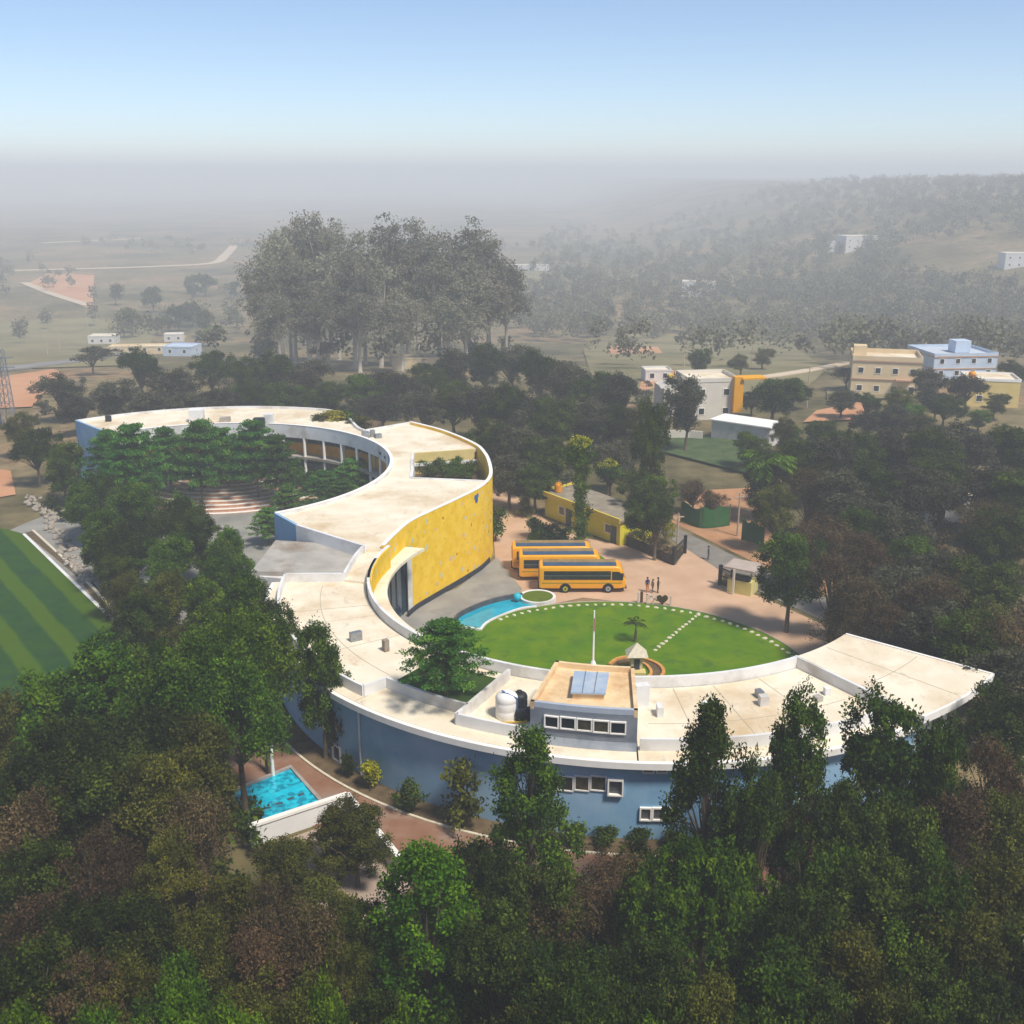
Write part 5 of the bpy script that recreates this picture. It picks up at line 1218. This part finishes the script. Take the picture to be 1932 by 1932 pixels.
def house(name, label, c, rz, w_, d_, h_, wall, par_m, roofm, floors=2, nwin=3, pk=.7, band=None, cat="house"):
    root = empty(name, (c[0], c[1], 0), label, cat); u = (math.cos(rz), math.sin(rz)); n = (u[1], -u[0]); zb = gz(*c)
    cor = lambda s, t: (c[0]+u[0]*s-n[0]*t, c[1]+u[1]*s-n[1]*t)
    A, B, D, E2 = cor(-w_/2,0), cor(w_/2,0), cor(w_/2,d_), cor(-w_/2,d_)
    MB().prism([A,B,D,E2], zb-3.0, zb+h_-pk).build("wall", wall, root); MB().sheet([cor(-w_/2+.2,.2),cor(w_/2-.2,.2),cor(w_/2-.2,d_-.2),cor(-w_/2+.2,d_-.2)], zb+h_-pk+.01).build("roof", roofm, root)
    MB().strip([A,B,D,E2], .22, zb+h_-pk-.02, zb+h_, closed=True, shift=-.0).build("parapet", par_m, root)
    fh = (h_-pk)/floors
    for f in range(floors):
        for i in range(nwin):
            s0 = w_*(i+.5)/nwin-.55; face_window(root, A, u, s0, zb+f*fh+1.0, 1.1, 1.2, DARKGLASS, COPING)
        for i in range(max(1, nwin-1)):
            ud = (-n[0], -n[1]); s0 = d_*(i+.5)/max(1,nwin-1)-.5; face_window(root, B, ud, s0, zb+f*fh+1.0, 1.0, 1.2, DARKGLASS, COPING)
        if band: MB().strip([A,B,D,E2], .5, zb+(f+1)*fh-.25, zb+(f+1)*fh-.08, closed=True).build("floor_band", band, root)
    return root, A, u, n, zb
YG = mat("yellow_green_paint", (0.62, 0.56, 0.01), (0.68, 0.61, 0.015), .8, .85); YGE = mat("yellow_fascia", (0.70, 0.55, 0.07), rough=.85)
# guardhouse
a, b = Vector(P(1028, 973)), Vector(P(1172, 1030)); u = (b-a).normalized(); n = Vector((-u.y, u.x)); L = (b-a).length; D_ = 5.0
gh = empty("guardhouse", (a.x, a.y, 0), "long yellow-green single-storey guardhouse with grey roof", "guardhouse")
qd = lambda s, t: (a.x+u.x*s+n.x*t, a.y+u.y*s+n.y*t)
MB().prism([qd(0,0),qd(L,0),qd(L,D_),qd(0,D_)], -.2, 3.0).build("wall", YG, gh)
MB().prism([qd(-.5,-.6),qd(L+.3,-.6),qd(L+.3,D_+.3),qd(-.5,D_+.3)], 3.0, 3.25).build("roof", mat("weathered_roof", (0.22,0.18,0.13), (0.33,0.28,0.21), .6, .95, .3), gh)
MB().strip([qd(-.5,-.55),qd(L+.3,-.55)], .22, 2.93, 3.5).build("fascia", YGE, gh); MB().strip([qd(-.5,-.5),qd(-.5,D_+.2)], .22, 2.93, 3.5).build("fascia", YGE, gh)
uu = (u.x, u.y)
for s0 in (L*.20, L*.80): face_window(gh, qd(0,0), uu, s0, 1.0, 1.1, 1.1, GREYGLASS, COPING)
for s0 in (L*.33, L*.905):
    dr = MB(); c = qd(s0, -.04); dr.obox((c[0], c[1], 1.05), (.95, .1, 2.1), math.atan2(u.y, u.x)); dr.build("door", mat("blue_grey_door", (0.05,0.07,0.10), rough=.5), gh)
for s0 in (L*.44, L*.99): c = qd(s0, -.1); MB().obox((c[0], c[1], 1.45), (.3, .3, 2.9), math.atan2(u.y, u.x)).build("pilaster", YGE, gh)
c = qd(1.2, 1.2); t = empty("water_tank", (c[0], c[1], 3.25), "small orange drum on the guardhouse roof", "water tank"); MB().lathe((c[0],c[1],3.25), [(.45,0),(.5,.15),(.5,1.0),(.35,1.2)], 14).build("drum", mat("orange_plastic", (0.75,0.28,0.005), rough=.5), t); MB().lathe((c[0],c[1],4.45), [(.2,0),(.18,.1)], 10).build("lid", mat("orange_plastic", (0.75,0.28,0.005)), t)
# white and orange house
HWH = mat("house_white", (0.66,0.60,0.50), (0.72,0.66,0.56), .5, .85); HOR = mat("house_orange", (0.78,0.34,0.005), (0.8,0.38,0.01), .8, .8)
X, Y = PG(1345, 792); r_, A, u_, n_, zb = house("two_storey_house", "white two-storey house with bright orange corner tower", (X, Y), R(8), 9.0, 9.0, 7.6, HWH, HWH, ROOF, 2, 2)
cx, cy = A[0]+u_[0]*8.6, A[1]+u_[1]*8.6; MB().obox((cx+n_[0]*.5, cy+n_[1]*.5, zb+4.7), (1.7, 1.6, 6.4), R(8)).build("tower", HOR, r_)
MB().obox((cx+n_[0]*.6+u_[0]*2.6, cy+n_[1]*.3+.5, zb+7.6), (4.5, 3.2, .3), R(8)).build("canopy", HOR, r_)
MB().obox((A[0]-2.6*u_[0], A[1]+3.5, zb+2.4), (5.2, 6.5, 6.8), R(8)).build("side_wing", HWH, r_)
MB().add([(A[0]-5.2,A[1]+.1,zb+5.8),(A[0]-.1,A[1]+.1,zb+5.8),(A[0]-2.6,A[1]+.1,zb+6.9),(A[0]-5.2,A[1]+6.8,zb+5.8),(A[0]-.1,A[1]+6.8,zb+5.8),(A[0]-2.6,A[1]+6.8,zb+6.9)], [(0,1,2),(5,4,3),(0,2,5,3),(1,4,5,2)]).build("gable", HWH, r_)
for s0, z in ((-4.3,1.0),(-2.4,1.0),(-2.2,3.9)): face_window(r_, (A[0], A[1]+.2), u_, s0, zb+z, 1.2, 1.1, DARKGLASS, COPING)
X, Y = A[0]-3.2, A[1]+3.0; t = empty("water_tank", (X, Y, zb+6.0), "yellow drum on the white house roof", "water tank"); MB().lathe((X,Y,zb+6.3), [(.6,0),(.65,.2),(.65,1.3),(.4,1.6)], 14).build("drum", mat("yellow_plastic", (0.78,0.5,0.01), rough=.5), t)
# white shed by it
a = P(1341, 828); b = P(1450, 845); rz = math.atan2(b[1]-a[1], b[0]-a[0])
sd = empty("white_shed", (*a, 0), "long low white-walled shed in front of the orange-towered house", "shed")
L = math.hypot(b[0]-a[0], b[1]-a[1]); uu = (math.cos(rz), math.sin(rz)); qq = lambda s, t: (a[0]+uu[0]*s-uu[1]*t, a[1]+uu[1]*s+uu[0]*t)
MB().prism([qq(0,0),qq(L,0),qq(L,5),qq(0,5)], -.2, 3.2).build("wall", mat("lime_white", (0.62,0.58,0.54), (0.7,0.66,0.62), .4, .9, c3=(0.5,0.46,0.42), scale3=.3), sd)
MB().prism([qq(-.3,-.3),qq(L+.3,-.3),qq(L+.3,5.3),qq(-.3,5.3)], 3.2, 3.4).build("roof", COPING, sd)
MB().strip([P(1245,830), P(1300,830), P(1325,832)], .25, 0, 1.6).build("yard_wall", HWH, sd)
# cream house, pale blue house, yellow house
CRM = mat("house_cream", (0.68,0.52,0.30), (0.74,0.58,0.36), .5, .85); BND = mat("house_band", (0.50,0.30,0.20), rough=.85)
X, Y = PG(1668, 748); r_, A, u_, n_, zb = house("two_storey_house", "cream two-storey house with brick-red floor bands", (X, Y), R(-14), 13.5, 11, 8.2, CRM, CRM, ROOF, 2, 4, .9, BND)
MB().obox((A[0]+u_[0]*10, A[1]+u_[1]*10-.7, zb+3.6), (3.2, 1.5, .25), R(-14)).build("balcony", BND, r_); MB().obox((A[0]+u_[0]*1.5-n_[0]*5, A[1]+u_[1]*1.5-n_[1]*5, zb+8.6), (2.6, 2.8, 2.2), R(-14)).build("stair_cabin", CRM, r_)
PBL = mat("house_pale_blue", (0.46,0.55,0.66), (0.54,0.62,0.72), .5, .85); TRM = mat("house_orange_trim", (0.55,0.28,0.12), rough=.85)
X, Y = PG(1818, 716); r_, A, u_, n_, zb = house("two_storey_house", "pale blue flat-roofed house with orange trim and roof cabin", (X, Y), R(6), 15.5, 14, 6.2, PBL, PBL, mat("blue_roof", (0.52,0.56,0.62), rough=.9), 2, 4, .7, TRM)
MB().obox((A[0]+u_[0]*9-n_[0]*6, A[1]+u_[1]*9-n_[1]*6, zb+7.0), (3.8, 3.6, 2.8), R(6)).build("roof_cabin", PBL, r_)
YLW = mat("house_yellow", (0.70,0.52,0.18), (0.76,0.58,0.24), .5, .85)
X, Y = PG(1870, 768); r_, A, u_, n_, zb = house("single_storey_house", "plain yellow flat-roofed house near the right edge", (X, Y), R(-12), 9.5, 8, 5.5, YLW, COPING, ROOF, 1, 2, .5)
X, Y = A[0]+.8*u_[0]-n_[0]*1.2, A[1]+.8*u_[1]-n_[1]*1.2; t = empty("water_tank", (X, Y, zb+5.0), "orange drum on the yellow house roof", "water tank"); MB().lathe((X,Y,zb+5.0), [(.6,0),(.65,.2),(.65,1.3),(.4,1.6)], 14).build("drum", mat("orange_plastic", (0.75,0.28,0.005)), t)
# small far buildings
FW = mat("far_white", (0.62,0.60,0.57), (0.68,0.66,0.62), .3, .9)
for (nm, lab, x, y, rz, w_, d_, h_, m, fl, nw) in (
    ("small_house", "low white house beside the poles at left", 192, 650, 4, 11, 8, 3.6, FW, 1, 3),
    ("boundary_building", "long cream low building left of the gum grove", 260, 668, 5, 20, 6, 2.8, CRM, 1, 4),
    ("blue_roofed_shed", "shed with pale blue roof left of the gum grove", 335, 672, -6, 10, 9, 3.2, PBL, 1, 2),
    ("roadside_shop", "dark-fronted white shop near the yellow sign", 328, 645, 10, 8, 6, 3.4, FW, 1, 2),
    ("far_house", "white hazy house in the middle of the far wood", 1318, 560, -8, 20, 12, 9, FW, 2, 4),
    ("far_house", "long low white house right of the gum grove", 1000, 512, 3, 30, 9, 5, FW, 1, 5),
    ("far_house", "dim grey-roofed house high on the hazy hillside", 1625, 470, 12, 24, 14, 9, FW, 2, 4),
    ("far_house", "second dim white house left of the hillside house", 1585, 472, -6, 18, 10, 6, FW, 1, 3),
    ("far_house", "faint white building at the right edge of the hill", 1922, 505, 0, 16, 10, 8, FW, 2, 3),
    ("garden_hut", "small white hut below the fields at centre right", 1242, 722, 5, 6, 5, 3, FW, 1, 2),
    ("garden_hut", "tan roofed hut half hidden behind the central trees", 800, 700, 8, 16, 6, 3.5, CRM, 1, 3),
    ("courtyard_house", "pale house glimpsed between the brown trees at right", 1800, 995, -10, 7, 6, 3.4, FW, 1, 2)):
    X, Y = PG(x, y); house(nm, lab, (X, Y), R(rz), w_, d_, h_, m, m, m if "blue" in nm else ROOF, fl, nw, .4, cat="building")

# --- green netting, poles, gate, booth, hedge
NET = mat("green_net", (0.025, 0.10, 0.03), (0.035, 0.13, 0.04), .6, .95)
def net(L, h, label):
    pts = [P(a, b) for a, b in L]; r_ = empty("net_fence", (*pts[0], 0), label, "fence", "green netting fences")
    k = crom(pts, 5); MB().strip(k, .06, .1, [h+.25*math.sin(i*1.3) for i in range(len(k))]).build("netting", NET, r_)
    for q in pts: MB().tube([(q[0],q[1],-.1),(q[0],q[1],h+.3)], .06, 6).build("post", BARK, r_)
net([(1284,985),(1320,997),(1350,996),(1376,992)], 2.6, "longer green netting fence across the red earth plot"); net([(1399,1020),(1415,1024),(1440,1032)], 2.6, "shorter green netting fence at the plot's right side")
WOODP = mat("pale_pole", (0.42,0.33,0.24), (0.5,0.4,0.3), 3, .9)
for (x, y, yt, lab) in ((1391,1012,930,"pale utility pole standing in the red earth plot"),(1277,1038,968,"pale crooked pole beside the gate"),(150,790,728,"thin pole behind the left end of the ring roof"),(1290,700,640,"slim pole in the far field, left of its pair"),(1418,690,615,"slim pole in the far field near the trees"),
                     (90,672,622,"street pole by the far road, left of its pair"),(113,664,600,"street pole by the far road, right of its pair"),(168,640,575,"pole beside the low white house"),(516,1470,1395,"white post beside the brown trunk near the pool"),(1522,770,690,"slim pole right of the domed tree")):
    zg = 2.6 if y > 1200 else 0.0
    X, Y = PG(x, y); zg = gz(X, Y); z1 = top_z(X, Y, yt); pr = empty("pole", (X, Y, zg), lab, "pole")
    MB().tube([(X,Y,zg-.2),(X,Y,z1)], [.13,.09], 8).build("shaft", WOODP if y < 1300 else COPING, pr)
    if y < 1300: MB().obox((X, Y, z1-.5), (1.5,.1,.12), R(20)).build("crossarm", WOODP, pr)
hd = [P(a, b) for a, b in ((1184,1028),(1215,1042),(1245,1055),(1270,1066))]
hw = empty("dark_wall", (*hd[0], 0), "low dark stone wall overgrown with hedge, left of the gate", "wall")
MB().strip(hd, .35, 0, 1.1).build("stone_wall", mat("dark_stone", (0.05,0.04,0.04), (0.10,0.08,0.07), 3, .95, .6), hw)
cc = np.array([(hd[0][0]+(hd[-1][0]-hd[0][0])*q+random.gauss(0,.25), hd[0][1]+(hd[-1][1]-hd[0][1])*q+.7+random.gauss(0,.3), random.uniform(.8,1.9)) for q in np.linspace(0,1,60)])-np.array([hd[0][0], hd[0][1], 0])
v, t = clump_leaves(cc, 30, .4, .2, .6); o = bpy.data.objects.new("hedge", leaf_mesh("hedge", v, t, LM["brown"])); C.objects.link(o); o.parent = hw
IRON = mat("black_iron", (0.015,0.014,0.014), rough=.6)
def gate(a, b, h, label):
    r_ = empty("gate_leaf", (*a, 0), label, "gate", "gate leaves"); rz = math.atan2(b[1]-a[1], b[0]-a[0]); L = math.hypot(b[0]-a[0], b[1]-a[1])
    for q in (a, b): MB().obox((q[0], q[1], h/2+.1), (.32,.32,h+.2), rz).build("post", IRON, r_)
    for z in (.25, h*.55, h-.1): MB().strip([a, b], .08, z-.06, z+.06).build("rail", IRON, r_)
    for i in range(1, 12):
        t = i/12; MB().obox((a[0]+(b[0]-a[0])*t, a[1]+(b[1]-a[1])*t, h/2+.1), (.05,.05,h-.3), rz).build("bar", IRON, r_)
gate(P(1270,1066), P(1292,1044), 2.0, "open black gate leaf at the end of the dark hedge wall"); gate(P(1358,1104), P(1380,1114), 2.1, "black gate leaf beside the booth")
bx, by = P(1404, 1122); bt = empty("gate_booth", (bx, by, 0), "small yellow gate booth with flat overhanging roof", "booth")
MB().obox((bx, by+1, .75), (2.6,2.2,1.5), R(-32)).build("wall", mat("booth_yellow", (0.6,0.52,0.16), (0.66,0.58,0.24), 1, .85), bt)
for dx, dy in ((-1.2,-.2),(1.1,.2),(-.9,1.9),(1.2,2.1)): MB().obox((bx+dx, by+dy+.2, 1.4), (.2,.2,2.8), R(-32)).build("pillar", HWH, bt)
MB().obox((bx, by+1, 2.85), (3.3,2.9,.2), R(-32)).build("roof", mat("booth_roof", (0.42,0.34,0.28), (0.5,0.41,0.35), .8, .9), bt)
MB().obox((bx-.2, by+.2, 1.75), (1.6,.5,.5), R(-32)).build("counter", DARK, bt)

# --- front compound: pool under turquoise cover, white wall
zc = 3.0
def pool_water():
    m = mat("pool_turquoise", (0.0, 0.27, 0.40), (0.01, 0.56, 0.72), 2.4, 0.07, 0.4, c3=(0.0, 0.17, 0.25), scale3=0.7, bscale=3.0, spec=.5, detail=2.0, lo=.40, hi=.56); return m
tp = [P(a, b, zc+.3) for a, b in ((395,1512),(548,1448),(608,1515),(470,1566))]
cv = empty("swimming_pool", (*tp[0], zc), "turquoise swimming pool by the brown paved path at lower left", "pool")
MB().sheet(tp, zc+.3).build("water", pool_water(), cv)
lerp = lambda p, q, t: (p[0]+(q[0]-p[0])*t, p[1]+(q[1]-p[1])*t)
MB().strip([lerp(tp[0],tp[3],.48), lerp(tp[1],tp[2],.48)], .5, zc, zc+.36).build("divider", mat("turquoise_tile", (0.0,0.46,0.62), (0.01,0.55,0.7), 2, .4), cv)
MB().strip(tp, .35, zc-.2, zc+.42, closed=True).build("rim", mat("pool_rim", (0.30,0.26,0.24), (0.4,0.36,0.33), 1.5, .9), cv)
for i, t in enumerate((.40,.56,.72,.86)):
    a = lerp(lerp(tp[0],tp[3],.68+.02*(i%2)), lerp(tp[1],tp[2],.66), t); MB().obox((a[0], a[1], zc+.31), (.45,.16,.05), R(18+i*9)).build("drain_grate", TILE, cv)
cw = empty("compound_wall", (*P(655,1501,zc+1.3), zc), "white coped yard wall meeting at a corner beside the brown path", "wall")
for L in ([(470,1562),(560,1532),(655,1501)], [(655,1501),(705,1562),(756,1624)]):
    pts = [P(a, b, zc+1.3) for a, b in L]; wl = MB().strip(pts, .22, zc-.2, zc+1.2).build("wall_panel", WHITE, cw); MB().strip(pts, .36, zc+1.5, zc+1.32).build("coping", COPING, wl)
struct(MB().prism([P(a, b, zc) for a, b in ((500,1600),(650,1545),(780,1665),(690,1800),(560,1760))], zc-.1, zc+.06).build("yard_slab", mat("pale_concrete", (0.34,0.26,0.20), (0.44,0.34,0.27), .6, .9, .2)))
struct(MB().prism([P(a, b, zc) for a, b in ((655,1690),(720,1690),(700,1850),(640,1850))], zc-.1, zc+.09).build("footpath", mat("pale_concrete", (0.42,0.33,0.26))))
X, Y = P(975, 1775, 4); mesh_thing(MB().obox((X, Y, 4.6), (.9,.7,1.4), R(30)), "meter_box", WHITE, "small pale box glimpsed between the foreground trees", "box")

# --- rubble wall beside the sports field
rw = empty("rubble_wall", (*P(110,1010), 0), "line of loose pale boulders beside the sports field", "wall")
bm_ = []
for i in range(4):
    q = MB().lathe((0,0,0), [(.25,0),(.5,.15),(.55,.4),(.35,.65),(.1,.75)], 7); q.v = [(a*random.uniform(.75,1.2), b*random.uniform(.75,1.2), c*random.uniform(.8,1.1)) for a, b, c in q.v]
    o = q.build("boulder", mat("boulder_stone", (0.28,0.24,0.19), (0.42,0.36,0.30), 3, .9, .5)); bm_.append(o.data); bpy.data.objects.remove(o)
ln = crom([P(a, b) for a, b in ((58,940),(80,965),(105,1000),(125,1035),(150,1075),(168,1100))], 14)
for i, q in enumerate(ln):
    for k in range(2):
        o = bpy.data.objects.new("boulder", random.choice(bm_)); C.objects.link(o); o.parent = rw
        o.location = (q[0]-rw.location.x+random.gauss(0,.5), q[1]-rw.location.y+random.gauss(0,.4), -.05+random.uniform(0,.15)); s = random.uniform(.35,.8); o.scale = (s,s,s); o.rotation_euler = (random.uniform(-.3,.3), random.uniform(-.3,.3), random.uniform(0,6))

# --- lattice mast at the left edge
X, Y = P(20, 808); zt = top_z(X, Y, 660)
mt = empty("lattice_mast", (X, Y, 0), "tall steel lattice mast at the left edge", "mast")
w0, w1 = 1.1, .55
cor = lambda k, z: (X+(w0+(w1-w0)*z/zt)*(1,-1,-1,1)[k]*.8, Y+(w0+(w1-w0)*z/zt)*(1,1,-1,-1)[k]*.8, z)
for k in range(4): MB().tube([cor(k,-1), cor(k,zt)], .09, 6).build("leg", STEEL, mt)
nb = 9
for i in range(nb):
    z0, z1 = zt*i/nb, zt*(i+1)/nb
    for k in range(4):
        MB().tube([cor(k,z0), cor((k+1)%4,z1)], .05, 5).build("brace", STEEL, mt); MB().tube([cor(k,z1), cor((k+1)%4,z1)], .05, 5).build("brace", STEEL, mt)
for z in (zt*.78, zt*.9): MB().obox((X, Y, z), (4.0,.2,.2), R(10)).build("crossarm", STEEL, mt)
X, Y = P(8, 800); mesh_thing(MB().obox((X-3, Y-4, 3), (7,5,6), R(8)), "transformer_kiosk", mat("kiosk_blue_grey", (0.12,0.15,0.2), (0.18,0.2,0.25), .8, .7), "dark blue-grey kiosk at the foot of the lattice mast", "kiosk")
# far roadside sign boards
for (x, y, yt, w_, m, lab) in ((347,642,632,2.6,"yellow_board","yellow sign board near the far shop"),(437,688,672,1.8,"orange_board","orange sign board among trees left of the gum grove"),(836,690,677,1.4,"yellow_board","small yellow sign below the gum grove")):
    X, Y = PG(x, y); z1 = top_z(X, Y, yt); r_ = empty("sign_board", (X, Y, gz(X, Y)), lab, "sign")
    MB().obox((X, Y, z1-.7), (w_, .12, 1.3)).build("panel", mat(m, (0.75,0.42,0.01) if "yellow" in m else (0.7,0.28,0.08), rough=.7), r_); MB().tube([(X,Y+.12,gz(X,Y)-.1),(X,Y+.12,z1-.2)], .06, 6).build("post", STEEL, r_)

# --- undergrowth that nobody could count
def undergrowth(name, label, spots, lm, seed):
    q = np.random.default_rng(seed); V = []; T = []
    for (X, Y, s) in spots:
        z = gz(X, Y); cc = crown_round(9, s, .1, s*1.5, 4, int(q.integers(1e6)), .3) + np.array([X, Y, z])
        v, t = clump_leaves(cc, 16, s*.42, .36, .6); V.append(v); T.append(t)
    o = bpy.data.objects.new(name, leaf_mesh(name, np.concatenate(V), np.concatenate(T), LM[lm])); C.objects.link(o); tag(o, label, "undergrowth", kind="stuff")
def spots_px(n, x0, x1, y0, y1, avoid=(), s=(.6, 1.5), z=0.0):
    out = []
    while len(out) < n:
        x, y = rr.uniform(x0, x1), rr.uniform(y0, y1)
        if any(a <= x <= c and b <= y <= d for a, b, c, d in avoid): continue
        X, Y = P(x, y, z); out.append((X, Y, rr.uniform(*s)))
    return out
undergrowth("undergrowth", "low brown scrub under the right-hand wood", spots_px(420, 1520, 1990, 830, 1230, [(1500,1130,1700,1260)]) , "brown", 3)
undergrowth("undergrowth", "dark scrub behind the school roofs", spots_px(380, 60, 1230, 700, 800) + spots_px(120, 950, 1210, 800, 920), "grey", 4)
undergrowth("undergrowth", "green scrub between sports field and school", [q for q in spots_px(300, 60, 560, 880, 1400) if q[0] > -37.5-(q[1]-97)*.75+1.5 and math.hypot(q[0]-CC[0], q[1]-CC[1]) > 18], "dark", 5)
undergrowth("undergrowth", "dark scrub beneath the foreground trees", [q for q in spots_px(420, 0, 1932, 1560, 2000, [(480,1560,780,1840)], z=3) if math.hypot(q[0]-CF[0], q[1]-CF[1]) > 36.5], "dark", 6)

# --- labels for the trees: counted from the left within their kind and place
ORD = "first second third fourth fifth sixth seventh eighth ninth tenth eleventh twelfth thirteenth fourteenth fifteenth sixteenth seventeenth eighteenth nineteenth twentieth".split()
bins = {}
for rec in TREES:
    if rec[4] is None: bins.setdefault((rec[1], rec[2]), []).append(rec)
SW = dict(shrub_dark="dark green shrub", shrub_green="green shrub", shrub_olive="olive shrub", shrub_yellow="yellow-flowered shrub", shrub_vivid="bright green shrub", shrub_brown="brown shrub")
for (kind, place), L in bins.items():
    L.sort(key=lambda q: scr(q[5], q[6], q[7])[0]); wd = WORD.get(kind) or SW[kind]
    for i, q in enumerate(L):
        if len(L) == 1: lab = "only %s %s" % (wd, place)
        elif i < 20: lab = "%s %s from the left %s" % (ORD[i], wd, place)
        else: lab = "%s %s from the right %s" % (ORD[len(L)-1-i] if len(L)-1-i < 20 else ORD[19], wd, place)
        q[0]["label"] = lab; q[0]["category"] = "shrub" if kind.startswith("shrub") else "tree"

# --- haze
hz = MB().box(-6100, 6100, -80, 7100, -36, 74).build("haze", [])
hm = bpy.data.materials.new("haze_air"); hm.use_nodes = True; n = hm.node_tree.nodes; n.remove(n["Principled BSDF"])
pv = n.new("ShaderNodeVolumePrincipled"); pv.inputs["Color"].default_value = (0.955, 0.98, 1.0, 1); pv.inputs["Density"].default_value = 0.00085; pv.inputs["Anisotropy"].default_value = 0.0
hm.node_tree.links.new(pv.outputs[0], n["Material Output"].inputs["Volume"]); hz.data.materials.append(hm)
tag(hz, "pale morning haze lying over the whole countryside", "haze", kind="stuff")
